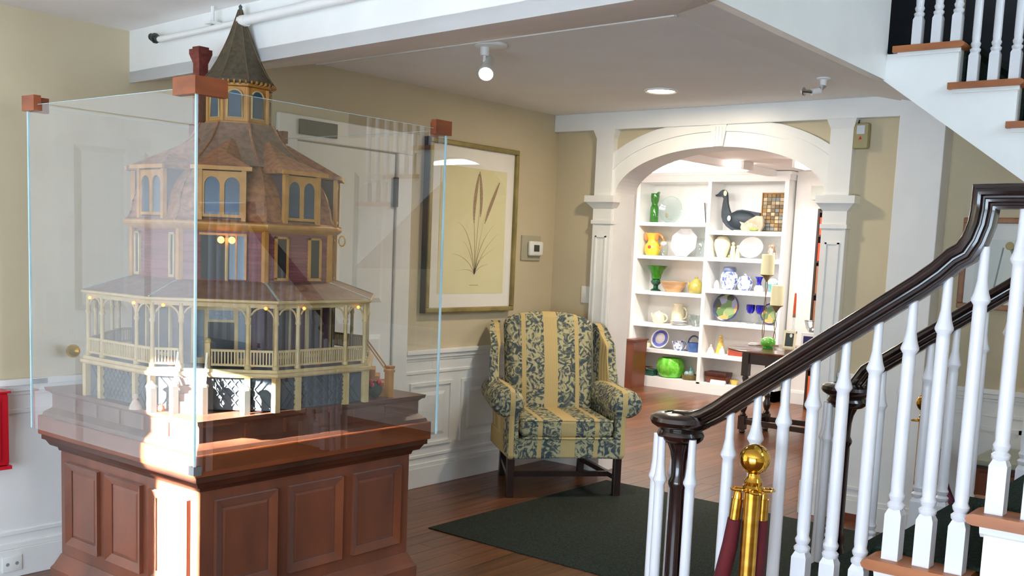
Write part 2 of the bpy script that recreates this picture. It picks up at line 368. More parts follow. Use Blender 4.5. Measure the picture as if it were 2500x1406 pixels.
# ---- white square column at the stair side
colm = struct('trim_2', 'tall white square column between the arch and the stairs', (-.07, -2.53, 0))
B((0, -2.652, 0), (-.14, -2.405, 2.44)).build('shaft', M_white, colm, bevel=.004)
MB().box((0, -2.667, 0), (-.155, -2.39, .14)).box((0, -2.66, .14), (-.148, -2.397, .165)).build('plinth', M_white, colm, bevel=.003)

# ---- ceilings, sloping soffits and stairwell
cl = struct('ceiling', 'white hall ceiling with sloping soffits round the stairwell')
MB().prism([(-2.19, 0), (-2.29, -2.23), (0, -2.23), (0, 0)], 2, ZC, ZC+.05).build('ceiling_board', M_ceil, cl)
A_, B_, C_, D_, E_, F_, G_ = (-3.285, 0, 2.176), (-3.52, -3.05, 2.176), (-2.29, -2.23, ZC), (-2.19, 0, ZC), (-2.66, -2.606, 2.375), (0.0, -2.606, 2.355), (0, -2.23, ZC)
def up(p, d=.05): return (p[0], p[1], p[2]+d)
def slab(pts, d=.05):
    n = len(pts); return MB().add(list(pts)+[up(p, d) for p in pts], [tuple(range(n)), tuple(range(2*n-1, n-1, -1))]+[(i, (i+1) % n, n+(i+1) % n, n+i) for i in range(n)])
slab([A_, B_, C_, D_]).build('soffit', M_ceil, cl)
slab([E_, F_, G_, C_]).build('soffit', M_ceil, cl)
slab([B_, E_, C_]).build('soffit', M_ceil, cl)
m = MB().box((-2.19-.012, 0, ZC-.008), (-2.19+.012, -.01, ZC)); m = MB()
m.bar((-2.19, 0, ZC-.002), (-2.29, -2.23, ZC-.002), .022, .012); m.build('cove_bead', M_white, cl)
c2 = struct('ceiling', 'white ceiling of the front room')
MB().prism([(-8.2, -7), (-3.90, -7), (-3.52, -3.05), (-3.285, 0), (-8.2, 0)], 2, 2.405, 2.45).build('ceiling_board', M_ceil, c2)
beam = struct('trim_3', 'deep white beam face crossing from the left wall')
MB().add([(-3.285, 0, 2.176), (-3.52, -3.05, 2.176), (-3.52, -3.05, 2.55), (-3.285, 0, 2.55), (-3.25, 0, 2.185), (-3.485, -3.05, 2.185), (-3.485, -3.05, 2.55), (-3.25, 0, 2.55)], [(0, 1, 2, 3), (7, 6, 5, 4), (0, 4, 5, 1), (1, 5, 6, 2), (3, 2, 6, 7), (0, 3, 7, 4)]).build('beam_face', M_white, beam)
wr = struct('wall_right', 'white stairwell face above the hall')
def wface(x0, x1, z0a, z0b, z1):
    m = MB().add([(x0, -2.614, z0a), (x1, -2.614, z0b), (x1, -2.614, z1), (x0, -2.614, z1), (x0, -2.55, z0a+.01), (x1, -2.55, z0b+.01), (x1, -2.55, z1), (x0, -2.55, z1)], [(0, 1, 2, 3), (7, 6, 5, 4), (0, 4, 5, 1), (1, 5, 6, 2), (3, 2, 6, 7), (0, 3, 7, 4)])
    m.build('well_face', M_white, wr)
wface(-2.66, -1.0, 2.372, 2.360, 5.3); wface(-1.0, 0.0, 2.360, 2.352, 2.48)
M_void = mat('unlit void dark', '#15171b', '#22252b', .6, scale=(3, 3, 8))  # dark colour stands in for the unlit void upstairs
B((-1.0, -2.14, 2.45), (0.0, -2.10, 5.3)).build('void_panel', M_void, wr)
B((-.02, -2.62, 2.45), (0.0, -2.14, 5.3)).build('void_panel', M_void, wr)
B((-1.03, -2.55, 2.45), (-1.0, -2.10, 5.3)).build('void_panel', M_void, wr)
B((-1.0, -2.55, 2.46), (0.0, -2.14, 2.49)).build('landing_floor', M_carpet, wr)
m = MB().add([B_, E_, (E_[0], E_[1], 5.3), (B_[0], B_[1], 5.3)], [(0, 1, 2, 3)]); m.add([(v[0]+.03, v[1]+.05, v[2]) for v in m.v], [(3, 2, 1, 0)]); m.build('well_face', M_white, wr)
B((-3.95, -7, 2.45), (-3.85, -3.05, 5.3)).build('well_face', M_white, wr); B((-3.95, -3.05, 2.5), (-3.5, -2.98, 5.3)).build('well_face', M_white, wr)
B((-3.95, -7, 5.3), (.2, -2.08, 5.35)).build('well_lid', M_ceil, wr)
ws = struct('wall_front', 'south wall behind the viewer')
B((-8.2, -7.1, 0), (.2, -7, 5.35)).build('wall_plaster', M_beige, ws)
ww = struct('wall_west', 'entry wall with window and narrow sidelight')
for (y0, y1, z0, z1) in ((-7, -1.495, 0, 2.7), (-1.19, 0, 0, 2.7), (-1.495, -1.19, 0, 1.18), (-1.495, -1.19, 2.38, 2.7)):
    B((-8.3, y0, z0), (-8.2, y1, z1)).build('wall_plaster', M_beige, ww)
w1 = struct('window_1', 'narrow sidelight window', (-8.25, -1.4, 1.8))
B((-8.27, -1.522, 1.18), (-8.24, -1.428, 1.985)).build('sun_blocker', M_white, w1)  # unseen strip, added to keep low sun off the floor past the pedestal
for z in (1.55, 1.955): B((-8.27, -1.522, z), (-8.24, -1.19, z+.045)).build('muntin', M_white, w1)
for y in (-1.205,): B((-8.28, y, 1.18), (-8.22, y+.015, 2.38)).build('window_frame', M_white, w1)
w2 = struct('window_2', 'large window with sheer curtains', (-8.15, -4.1, 1.55))
for y in (-5.85, -4.7, -3.52, -2.4): B((-8.2, y-.04, .66), (-8.14, y+.04, 2.40)).build('window_frame', M_white, w2)
m = MB()
n = 60
vs_ = []
for i in range(n+1):
    y = -5.8+3.36*i/n; vs_ += [(-8.16+.02*math.sin(i*1.3), y, .7), (-8.16+.02*math.sin(i*1.3), y, 2.38)]
m.add(vs_, [(2*i, 2*i+2, 2*i+3, 2*i+1) for i in range(n)], True); m.build('sheer_curtain', M_white, w2)

# ---- far room shell
wf = struct('wall_far', 'white walls of the bright room beyond the arch')
M_wfar = mat('far room white paint', '#ece8e4', '#f0ece8', .6, scale=(3, 3, 3))
B((4.70, -4, 0), (4.80, 2.4, 2.6)).build('wall_plaster', M_wfar, wf)
B((.2, 2.3, 0), (4.8, 2.4, 2.6)).build('wall_plaster', M_wfar, wf)
B((.2, 0.0, 0), (.3, 2.3, 2.6)).build('wall_plaster', M_wfar, wf)
B((.2, -4.1, 0), (4.8, -4, 2.6)).build('wall_plaster', M_wfar, wf)
c3 = struct('ceiling', 'white ceiling of the far room')
B((.2, -4.1, ZC), (4.8, 2.4, ZC+.1)).build('ceiling_board', M_ceil, c3)
B((4.47, -.16, 0), (4.70, .165, ZC)).build('pier', M_wfar, wf)
MB().box((4.45, -.16, 0), (4.47, .165, .12)).box((4.458, -.16, .12), (4.47, .165, .14)).build('baseboard', M_white, wf)
B((4.44, -.205, 0), (4.70, -.16, 2.12)).build('door_casing', M_white, wf)
B((4.20, -1.9, 2.13), (4.70, -.11, 2.27)).build('header', mat('grey green paint', '#b9bdb4', '#bfc3ba', .7, scale=(3, 3, 3)), wf)
B((2.2, .33, 2.38), (4.7, .43, ZC)).build('ceiling_rib', M_ceil, wf)

# ================================================================== STAIRS
XA, XB = -3.10, -2.10
RISE, RUN, N0 = .176, .257, -2.662
def nose(k): return N0 - RUN*(k-1)
st = thing('staircase', 'lower stair flight with green carpet, dark moulded handrails and white turned balusters', 'staircase', (-2.6, -3.2, 0))
M_bal = mat('baluster white enamel', '#d6d5d9', '#dcdbdf', .28, scale=(5, 5, 5))
# treads 1..4 and the landing (5)
for k in range(1, 6):
    z = RISE*k; y1 = nose(k); y0 = nose(k+1)-.0 if k < 5 else -4.75
    t = MB()
    # rounded nosing profile, extruded along x
    prof = [(y0, z-.030), (y1-.004, z-.030)] + [(y1-.004+.018*math.sin(a), z-.015-.015*math.cos(a)) for a in (PI*.25, PI*.5, PI*.75)] + [(y1-.004, z), (y0, z)]
    t.prism(prof, 0, -3.155, XB+.05)
    if k < 5: t.prism([(-3.155, y0+.002), (-3.155, y0+.03), (-3.12, y0+.03), (-3.12, y0+.002)], 2, z-.03, z-.0005)
    t.build('tread', M_oak, st)
    MB().box((-3.125, y1-.030, z-RISE), (XB+.03, y1-.045, z-.030)).build('riser', M_white, st)
    m = MB().prism([(-3.125, z-.030), (-3.145, z-.030), (-3.138, z-.05), (-3.125, z-.062)], 1, y0, y1-.02)
    m.build('cove_moulding', M_white, st)
    # carpet runner over tread and riser
    c = MB()
    yc0 = y0-.045 if k < 5 else -4.75
    pr = [(yc0, z-.002), (y1+.0, z-.002), (y1+.016, z-.012), (y1+.012, z-.030), (y1-.026, z-.036), (y1-.026, z-RISE), (y1-.036, z-RISE), (y1-.036, z+.002)]
    pr = [(y1-.035, z-RISE+.002), (y1-.022, z-RISE+.002), (y1-.022, z-.034), (y1+.014, z-.034), (y1+.026, z-.020), (y1+.024, z-.004), (y1+.010, z+.010), (yc0, z+.010), (yc0, z-.001), (y1-.035, z-.001)]
    c.prism(pr, 0, -3.045, XB-.055)
    c.build('carpet', M_carpet, st)
# outer and inner stringers
for xs0, xs1 in ((-3.132, -3.112), (XB+.012, XB+.032)):
    poly = [(nose(1)-.03, 0)]
    for k in range(1, 6):
        poly += [(nose(k)-.03, RISE*k-.030)] + ([(nose(k+1)-.03, RISE*k-.030)] if k < 5 else [(-4.75, RISE*k-.030)])
    poly += [(-4.75, 0)]
    MB().prism(poly, 0, xs0, xs1).build('stringer', M_white, st)
B((-3.125, -4.80, 0), (XB+.03, -4.75, RISE*5-.03)).build('landing_face', M_white, st)

def rail_top(y):       # handrail underside height on the slope
    return 1.226 + (-3.238 - y)*.727
def baluster(parent, x, y, z0, z1, base_h=.125, base_w=.044, ring=.125, r0=.0185, r1=.0125, seg=12):
    m = MB(); h = base_w/2
    if base_h > 0:
        m.box((x-h, y-h, z0), (x+h, y+h, z0+base_h))
        m.hexa([(x-h, y-h, z0+base_h), (x+h, y-h, z0+base_h), (x+h, y+h, z0+base_h), (x-h, y+h, z0+base_h)], [(x-h*.7, y-h*.7, z0+base_h+.016), (x+h*.7, y-h*.7, z0+base_h+.016), (x+h*.7, y+h*.7, z0+base_h+.016), (x-h*.7, y+h*.7, z0+base_h+.016)])
    zb = z0+base_h
    zr = z1-ring
    prof = [(r0*.8, zb+.010), (r0*1.25, zb+.020), (r0*1.3, zb+.028), (r0*.85, zb+.036), (r0*1.1, zb+.044), (r0*1.2, zb+.052), (r0*.92, zb+.062), (r0, zb+.08),
            (r0*.95, zr-.030), (r0*.92, zr-.012), (r0*1.3, zr-.001), (r0*1.3, zr+.004), (r0*1.0, zr+.020), (r1*1.05, zr+.05), (r1*.95, z1+.012)]
    m.lathe(prof, (x, y, 0), seg)
    return m.build('baluster', M_bal, parent)
near_y = [-2.978, -3.062, -3.146, -3.230, -3.314, -3.398, -3.485, -3.568, -3.651]
def tread_z(y):
    k = 1
    while k < 5 and y < nose(k+1)-.02: k += 1
    return RISE*k
for y in near_y:
    zt = rail_top(y) if y > -3.60 else rail_top(y)+.02
    baluster(st, XA, y, tread_z(y), zt)
for i in range(8): baluster(st, XA, -3.735-.0857*i, RISE*5, 1.652)
for y in [-3.087, -3.165, -3.25, -3.332, -3.420, -3.505, -3.59, -3.68]: baluster(st, XB, y, tread_z(y)+.0, rail_top(y)-.008)
for i in range(5): baluster(st, XB, -3.77-.0857*i, RISE*5, 1.65)
# volute newels
def newel(xc, yc, ztop, z0):
    n = MB().lathe([(.036, z0), (.036, z0+.06), (.029, z0+.075), (.033, z0+.10), (.025, z0+.13), (.0245, z0+.45), (.0235, ztop-.24), (.030, ztop-.225), (.030, ztop-.215), (.0225, ztop-.20), (.024, ztop-.15), (.029, ztop-.12), (.042, ztop-.09)], (xc, yc, 0), 20)
    n.build('newel_post', M_mahog_v, st)
    c = MB().lathe([(.036, ztop-.095), (.060, ztop-.088), (.070, ztop-.078), (.074, ztop-.066), (.070, ztop-.056), (.066, ztop-.050), (.078, ztop-.043), (.092, ztop-.034), (.098, ztop-.022), (.094, ztop-.010), (.080, ztop-.003), (.055, ztop+.001), (.052, ztop-.003), (.030, ztop+.001), (.0001, ztop+.002)], (xc, yc, 0), 36)
    c.build('volute_cap', M_mahog, st)
newel(-3.10, -2.812, 1.018, RISE)
newel(-2.10, -2.960, 1.052, RISE*2)
for (dx, dy) in ((-.02, .070), (-.06, .030), (-.035, -.062), (.052, .045)): baluster(st, -3.10+dx, -2.812+dy, RISE, .935, base_h=0.10, base_w=.036, ring=.125, r0=.0165)
for (dx, dy) in ((-.05, .045), (-.065, .0), (-.03, .065), (.05, .03)): baluster(st, -2.10+dx, -2.960+dy, RISE*(2 if dy < .02 else 1), .965, base_h=0.10, base_w=.036, ring=.125, r0=.0165)
# moulded handrail profile (u across, v up) swept along a path in a plane of constant x
_hp = [(.021, -.031), (.026, -.030), (.028, -.024), (.022, -.021), (.021, -.017), (.028, -.013), (.030, -.007), (.024, -.003), (.024, .001), (.032, .005), (.035, .012), (.033, .018), (.026, .021), (.025, .024), (.021, .029), (.010, .033)]
HPROF = [(-.021, -.031)] + _hp + [(-u, v) for (u, v) in reversed(_hp[1:])]
def rail(x, path):
    P = [Vector((0, p[0], p[1])) for p in path]; xs = [p[2] if len(p) > 2 else x for p in path]; n = len(P); m = MB(); vs_ = []
    for i in range(n):
        d1_ = (P[i]-P[i-1]).normalized() if i else (P[1]-P[0]).normalized()
        d2_ = (P[i+1]-P[i]).normalized() if i < n-1 else d1_
        t = (d1_+d2_).normalized(); cs = max(.45, t.dot(d1_))
        nrm = Vector((0, -t.z, t.y))
        if nrm.z < 0 or (abs(nrm.z) < 1e-3 and False): nrm = -nrm
        if i and nrm.dot(prev) < 0: nrm = -nrm
        prev = nrm
        for (u, v) in HPROF: q = P[i]+nrm*(v/cs); vs_.append((xs[i]+u, q.y, q.z))
    k = len(HPROF)
    fs = [(i*k+j, i*k+(j+1) % k, (i+1)*k+(j+1) % k, (i+1)*k+j) for i in range(n-1) for j in range(k)]
    fs += [tuple(range(k)), tuple((n-1)*k+j for j in range(k-1, -1, -1))]
    m.add(vs_, fs, True); return m.build('handrail', M_mahog, st)
def rc(y): return rail_top(y)+.036
path = [(-2.79, .992), (-2.83, .994), (-2.865, 1.003), (-2.90, 1.018), (-2.94, 1.043)] + [(y, rc(y)) for y in (-2.98, -3.1, -3.25, -3.4, -3.5)]
path += [(-3.545, rc(-3.545)+.004), (-3.580, rc(-3.58)+.014), (-3.606, 1.541), (-3.625, 1.575), (-3.637, 1.615), (-3.641, 1.650), (-3.641, 1.683), (-3.70, 1.684), (-3.9, 1.684), (-4.45, 1.684)]
rail(XA, path)
path = [(-2.91, 1.008), (-2.95, 1.013), (-2.985, 1.03)] + [(y, rc(y)-.008) for y in (-3.03, -3.1, -3.25, -3.4, -3.5)]
path += [(-3.60, rc(-3.6)-.004), (-3.68, rc(-3.68)+.02), (-3.72, 1.62), (-3.735, 1.65), (-3.74, 1.684), (-3.80, 1.684), (-4.2, 1.684)]
rail(XB, path)

# upper flight
B((-.004, -5.2, 2.36), (-.012, -2.66, 4.6)).build('upper_void_sheet', M_void, wb)  # added dark sheet, imitates the unlit space behind the upper balusters
us = thing('staircase', 'upper stair flight with white stringer, brown nosings and white balusters overhead', 'staircase', (-.5, -3.1, 1.6))
XU = -1.0
ty = {0: (-2.935, 2.505)}
steps = [(-2.935+.2605*1, 2.505+.181), (-2.935, 2.505), (-2.935-.2585, 2.324), (-2.935-.517, 2.143), (-2.935-.7755, 1.962), (-2.935-1.034, 1.781)]
# stringer: cut on top, straight below
top = []
for (yr, z) in steps: top += [(yr+.2605, z-.03), (yr, z-.03)]
bot_a, bot_b = (-2.606, 2.358), (-3.969-.05, 2.358+(-4.02+2.606)*.727)
poly = [(y, z) for (y, z) in top if y <= -2.606+.001]
poly = [(-2.606, 2.655)] + [p for p in [(steps[0][0], 2.655)] if p[0] <= -2.606] + [(steps[0][0] if steps[0][0] < -2.606 else -2.606, 2.475)]
poly = [(-2.606, 2.475)]
for (yr, z) in steps[1:]:
    poly += [(yr, z-.03), (yr, z-.03-.181)]
poly += [bot_b, bot_a]
MB().prism(poly, 0, XU-.001, XU+.03).build('stringer', M_white, us)
for (yr, z) in steps[1:]:
    y1 = yr-.028; y0 = yr+.2605
    prof = [(y0, z-.028), (y1+.014, z-.028), (y1+.004, z-.022), (y1, z-.014), (y1+.004, z-.005), (y1+.014, z), (y0, z)]
    t = MB().prism(prof, 0, XU-.03, -.02)
    t.box((XU-.03, y0, z-.028), (XU, y0+.028, z))
    t.build('tread', M_oak, us)
    B((XU-.012, y1+.02, z-.045), (XU, y0+.01, z-.028)).build('cove_moulding', M_white, us)
    B((XU+.03, yr, z-.18), (-.02, yr+.02, z-.028)).build('riser', M_white, us)
    MB().prism([(yr-.012, z-.175), (yr, z-.175), (yr, z+.0), (y0+.0, z+.0), (y0, z+.010), (y1-.004, z+.010), (y1-.012, z+.0), (y1-.010, z-.022), (y1+.014, z-.036), (yr-.012, z-.036)], 0, XU+.075, -.06).build('carpet', M_carpet, us)
    for j in range(3):
        y = y1+.055+j*.0865
        zt = z+.80+(j-1)*-.06*-1
        baluster(us, XU+.035, y, z, z+.80-.0605*(2-j)+.06*2, base_h=.12, base_w=.042)
# soffit of the upper flight and landing newel-side closing
MB().add([(XU, -2.606, 2.358), (-.02, -2.606, 2.358), (-.02, -4.02, 2.358-1.414*.727), (XU, -4.02, 2.358-1.414*.727), (XU, -2.606, 2.378), (-.02, -2.606, 2.378), (-.02, -4.02, 2.378-1.414*.727), (XU, -4.02, 2.378-1.414*.727)], [(0, 1, 2, 3), (7, 6, 5, 4), (0, 4, 5, 1), (1, 5, 6, 2), (2, 6, 7, 3), (3, 7, 4, 0)]).build('soffit', M_ceil, us)
P = []
for i in range(6): P.append((-2.55-.28*i, 3.45-.28*i*.697))
m = MB(); 
m.bar((XU+.035, P[0][0], P[0][1]), (XU+.035, P[-1][0], P[-1][1]), .062, .06); m.build('handrail', M_mahog, us, bevel=.015)

# ================================================================== DISPLAY PEDESTAL
PX0, PX1, PY0, PY1 = -3.962, -2.838, -1.512, -.468
ped = thing('display_pedestal', 'tall square walnut pedestal with raised panels and a projecting ledge under the model house', 'pedestal', ((PX0+PX1)/2, (PY0+PY1)/2, 0))
def rect_ring(m, ins0, z0, ins1, z1):
    a, b = ins0, ins1
    return m.hexa([(PX0+a, PY0+a, z0), (PX1-a, PY0+a, z0), (PX1-a, PY1-a, z0), (PX0+a, PY1-a, z0)], [(PX0+b, PY0+b, z1), (PX1-b, PY0+b, z1), (PX1-b, PY1-b, z1), (PX0+b, PY1-b, z1)])
INS = .062
rect_ring(MB(), INS, .10, INS, .665).build('body', M_ped, ped)
m = MB(); rect_ring(m, INS-.032, 0, INS-.032, .175); rect_ring(m, INS-.032, .175, INS-.022, .190); rect_ring(m, INS-.022, .190, INS-.003, .232); m.build('plinth', M_ped, ped)
m = MB(); rect_ring(m, INS-.006, .648, INS-.012, .668); rect_ring(m, INS-.03, .668, .018, .692); rect_ring(m, .010, .692, .010, .712); m.build('cavetto', mat('walnut in overhang shadow', '#33180c', '#4a2413', .45, scale=(4, 4, 10)), ped)  # shadow of the ledge overhang put into the darker cavetto colour
m = MB(); rect_ring(m, 0, .712, 0, .786); m.build('ledge', M_ped2, ped, bevel=.004)
m = MB(); rect_ring(m, .012, .786, .016, .800); rect_ring(m, .016, .800, .040, .818); rect_ring(m, .040, .818, .040, .870); rect_ring(m, .040, .870, .028, .882); rect_ring(m, .022, .882, .018, .896); m.build('deck', mat('aged walnut deck', '#4a271c', '#6d4634', .38, scale=(7, 7, 7), detail=6, contrast=(.3, .7), coat=.2), ped)
# stylobate divider strips
for i in range(1, 6):
    t = i/6
    for (p, q) in (((PX0+.034, PY0+.06+(PY1-PY0-.12)*t), 'x'), ((PX0+.06+(PX1-PX0-.12)*t, PY0+.034), 'y')):
        (MB().box((p[0], p[1]-.006, .82), (p[0]+.01, p[1]+.006, .868)) if q == 'x' else MB().box((p[0]-.006, p[1], .82), (p[0]+.006, p[1]+.01, .868))).build('divider', M_ped, ped)
# raised panels, three per side
def ped_panels(axis, lo, hi, plane, s):
    W = hi-lo; n = 3; gap = .055; w = (W-gap*(n+1))/n
    for i in range(n):
        a = lo+gap+i*(w+gap); b = a+w; z0, z1 = .285, .610
        def P(u, d, z): return (plane+s*d, u, z) if axis == 'x' else (u, plane+s*d, z)
        f = MB(); t = .030
        for (p0, p1, p2, p3) in (((a, z0), (b, z0), (b-t, z0+t), (a+t, z0+t)), ((b, z0), (b, z1), (b-t, z1-t), (b-t, z0+t)), ((b, z1), (a, z1), (a+t, z1-t), (b-t, z1-t)), ((a, z1), (a, z0), (a+t, z0+t), (a+t, z1-t))):
            f.hexa([P(p0[0], -.002, p0[1]), P(p1[0], -.002, p1[1]), P(p2[0], -.002, p2[1]), P(p3[0], -.002, p3[1])], [P(p0[0]+(0), .016, p0[1]), P(p1[0], .016, p1[1]), P(p2[0], .004, p2[1]), P(p3[0], .004, p3[1])])
        f.build('panel_moulding', M_ped, ped)
        g = MB().hexa([P(a+t, -.001, z0+t), P(b-t, -.001, z0+t), P(b-t, -.001, z1-t), P(a+t, -.001, z1-t)], [P(a+t+.012, .004, z0+t+.012), P(b-t-.012, .004, z0+t+.012), P(b-t-.012, .004, z1-t-.012), P(a+t+.012, .004, z1-t-.012)])
        g.build('raised_panel', M_ped, ped)
ped_panels('y', PX0+INS, PX1-INS, PY0+INS, -1); ped_panels('x', PY0+INS, PY1-INS, PX0+INS, -1)
ped_panels('y', PX0+INS, PX1-INS, PY1-INS, 1); ped_panels('x', PY0+INS, PY1-INS, PX1-INS, 1)

# glass case: four sheets outside the ledge, held by wooden corner blocks
case = thing('glass_case', 'open topped clear glass display case around the model house with wooden corner blocks', 'display case', ((PX0+PX1)/2, (PY0+PY1)/2, .70))
GT, GZ0, GZ1 = .010, .735, 1.962
gx0, gx1, gy0, gy1 = PX0-.004-GT, PX1+.004+GT, PY0-.004-GT, PY1+.004+GT
def sheet(p, q, gm=None):
    """vertical sheet between plan points p,q; one thin slab, faces glass, edges polished"""
    gm = gm or M_case_glass; p = Vector((p[0], p[1], 0)); q = Vector((q[0], q[1], 0)); d = (q-p).normalized(); nn = Vector((-d.y, d.x, 0))*GT/2
    m = MB(); m.add([p+Vector((0, 0, GZ0)), q+Vector((0, 0, GZ0)), q+Vector((0, 0, GZ1)), p+Vector((0, 0, GZ1))], [(0, 1, 2, 3)])
    o = m.build('glass_sheet', gm, case)
    for zz in (GZ1,): MB().bar(p+Vector((0, 0, zz)), q+Vector((0, 0, zz)), .003, .0015).build('polished_edge', M_glass_edge, o)
sheet((gx0, gy0), (gx1, gy0)); sheet((gx0, gy1), (gx0, gy0), pane_mat('left case glass', (.985, .995, .99, 1), 2.1)); sheet((gx1, gy0), (gx1, gy1), M_case_glass2); sheet((gx1, gy1), (gx0, gy1), M_case_glass2)
for (x, y) in ((gx0, gy0), (gx1, gy0), (gx0, gy1), (gx1, gy1)):
    B((x-.0035, y-.0035, GZ0), (x+.0035, y+.0035, GZ1)).build('glass_edge', M_glass_edge, case)
M_block = mat('cherry corner block', '#74381b', '#97502a', .4, scale=(8, 8, 20), contrast=(.3, .7))
for (x, y, sx, sy) in ((gx0, gy0, 1, 1), (gx1, gy0, -1, 1), (gx0, gy1, 1, -1), (gx1, gy1, -1, -1)):
    big = (x == gx0 and y == gy0)
    a = .105 if big else .075
    MB().box((x-sx*.016, y-sy*.016, GZ1-.022), (x+sx*a, y+sy*.012, GZ1+.034)).box((x-sx*.016, y+sy*.012, GZ1-.022), (x+sx*.012, y+sy*a, GZ1+.034)).build('corner_block', M_block, case)
    if big: MB().box((x-sx*.008, y-sy*.008, GZ0-.008), (x+sx*.003, y+sy*.022, GZ0+.022)).box((x+sx*.003, y-sy*.008, GZ0-.008), (x+sx*.022, y-sy*.002, GZ0+.022)).build('metal_clip', mat('steel clip', '#8a9094', '#a4aaad', .25, metal=1, scale=(9, 9, 9)), case)

# ================================================================== MODEL HOUSE (octagonal)
HX, HY, HZ = -3.409, -.977, .896
dh = thing('model_house', 'octagonal wooden model mansion with columned porch, domed roof, dormers and pointed spire', 'dollhouse', (HX, HY, HZ))
M_ochre = mat('ochre trim paint', '#a8752f', '#bb8742', .5, scale=(20, 20, 20))
M_cream = mat('cream trim paint', '#b39a66', '#c3ab78', .5, scale=(20, 20, 20))
M_clap = mat('plum red clapboard', '#6b3439', '#82464a', .6, scale=(4, 4, 120), contrast=(.4, .6), bump=.5)
M_plum = mat('plum painted board', '#382531', '#46303f', .6, scale=(6, 6, 40))
M_copper = mat('copper brown shingles', '#6c4128', '#a36a45', .5, scale=(46, 46, 60), detail=3, contrast=(.3, .7), bump=.5, spec=.5)
M_uproof = mat('brown upper roof shingles', '#5f493f', '#8a6c5c', .55, scale=(40, 40, 50), detail=3, contrast=(.3, .7), bump=.5)
M_proof = mat('porch roof boards', '#5d4139', '#7c5b4e', .45, scale=(30, 30, 30), contrast=(.3, .7))
M_spire = mat('dark olive spire shingles', '#3d3628', '#5a4e3a', .6, scale=(60, 60, 60), contrast=(.3, .7), bump=.4)
M_hglass = mat('blue grey window glass', '#1a3650', '#25445f', .22, scale=(5, 5, 5), spec=.5)
M_hdark = mat('dark room inside', '#120e10', '#1d1618', .7, scale=(6, 6, 6))
M_lattice = mat('slate lattice', '#303b42', '#47545b', .6, scale=(8, 8, 8))
M_hfloor = mat('porch deck boards', '#4d545a', '#626a70', .6, scale=(8, 8, 8))
M_brick = mat('red brick chimney', '#5b241d', '#77342a', .7, scale=(40, 40, 60), contrast=(.35, .65), bump=.4)
M_globe = mat('lit amber globe', '#ffcf8a', rough=.4, emit=('#ffa848', 3.0))
CO = math.cos(PI/8)
def fp(k, u, r, z):
    a = k*PI/4; return (HX+math.cos(a)*r-math.sin(a)*u, HY+math.sin(a)*r+math.cos(a)*u, z)
def cp(k, R, z):      # corner k sits between face k-1 and face k  (angle 45k-22.5)
    a = k*PI/4-PI/8; return (HX+math.cos(a)*R, HY+math.sin(a)*R, z)
def fbox(m, k, u0, u1, r0, r1, z0, z1):
    return m.hexa([fp(k, u0, r0, z0), fp(k, u1, r0, z0), fp(k, u1, r1, z0), fp(k, u0, r1, z0)], [fp(k, u0, r0, z1), fp(k, u1, r0, z1), fp(k, u1, r1, z1), fp(k, u0, r1, z1)])
def octa(prof, smooth=False, cap=True): return MB().lathe(prof, (HX, HY, 0), 8, 'z', smooth, ph=PI/8, cap=cap)
FACES = range(8)
# base and porch floor
octa([(.48, HZ), (.48, 1.02)]).build('basement_core', M_hdark, dh)
octa([(.572, 1.018), (.578, 1.024), (.578, 1.034), (.568, 1.036), (.566, 1.046)]).build('porch_floor', M_cream, dh)
octa([(.560, 1.0462), (.38, 1.0475)]).build('porch_deck', M_hfloor, dh)
for k in FACES:
    ap = .555*CO; hw = .555*math.sin(PI/8)
    m = MB(); fbox(m, k, -hw+.012, hw-.012, ap-.012, ap-.008, HZ+.004, 1.016)
    n = 16
    lat = MB()
    for i in range(-3, n):
        u0 = -hw+2*hw*i/n; 
        for s in (1, -1):
            a, b = (u0, u0+.085) if s > 0 else (u0+.085, u0)
            if min(a, b) < -hw+.012 or max(a, b) > hw-.012: continue
            lat.bar(fp(k, a, ap-.005, HZ+.012), fp(k, b, ap-.005, 1.012), .0035, .0035)
    b = m.build('basement_panel', M_lattice, dh)
    lat.build('lattice', M_cream if False else M_lattice, b)
    for t in (-1, -.54, .54):
        m = MB(); u = t*hw
        if t == -1:
            p = cp(k, .555, 0); m.box((p[0]-.011, p[1]-.011, HZ), (p[0]+.011, p[1]+.011, 1.018))
        else: fbox(m, k, u-.010, u+.010, ap-.012, ap+.008, HZ, 1.018)
        m.build('basement_post', M_cream, dh)
# ground storey walls with tall windows, door on the front face (5)
R1 = .395
for k in FACES:
    ap = R1*CO; hw = R1*math.sin(PI/8)
    m = MB(); fbox(m, k, -hw, hw, ap-.02, ap, 1.046, 1.30)
    w = m.build('ground_wall', M_plum, dh)
    ap += .0005
    if k == 5:
        m = MB(); fbox(m, k, -.105, .105, ap-.002, ap+.010, 1.047, 1.255); m.build('door_frame', M_cream, w)
        m = MB(); fbox(m, k, -.046, .046, ap+.006, ap+.012, 1.05, 1.198); m.build('doorway', M_black, w)
        m = MB(); fbox(m, k, -.042, .042, ap+.006, ap+.012, 1.207, 1.24); fbox(m, k, -.088, -.060, ap+.006, ap+.012, 1.07, 1.24); fbox(m, k, .060, .088, ap+.006, ap+.012, 1.07, 1.24); m.build('sidelight', mat('dark navy glass', '#0f1c2a', '#172838', .3, scale=(5, 5, 5)), w)
    else:
        for u in (-.075, .075):
            m = MB(); fbox(m, k, u-.038, u+.038, ap-.002, ap+.009, 1.065, 1.255); f = m.build('window_frame', M_cream, w)
            m = MB(); fbox(m, k, u-.026, u+.026, ap+.006, ap+.011, 1.078, 1.243); m.build('pane', M_hdark, w)
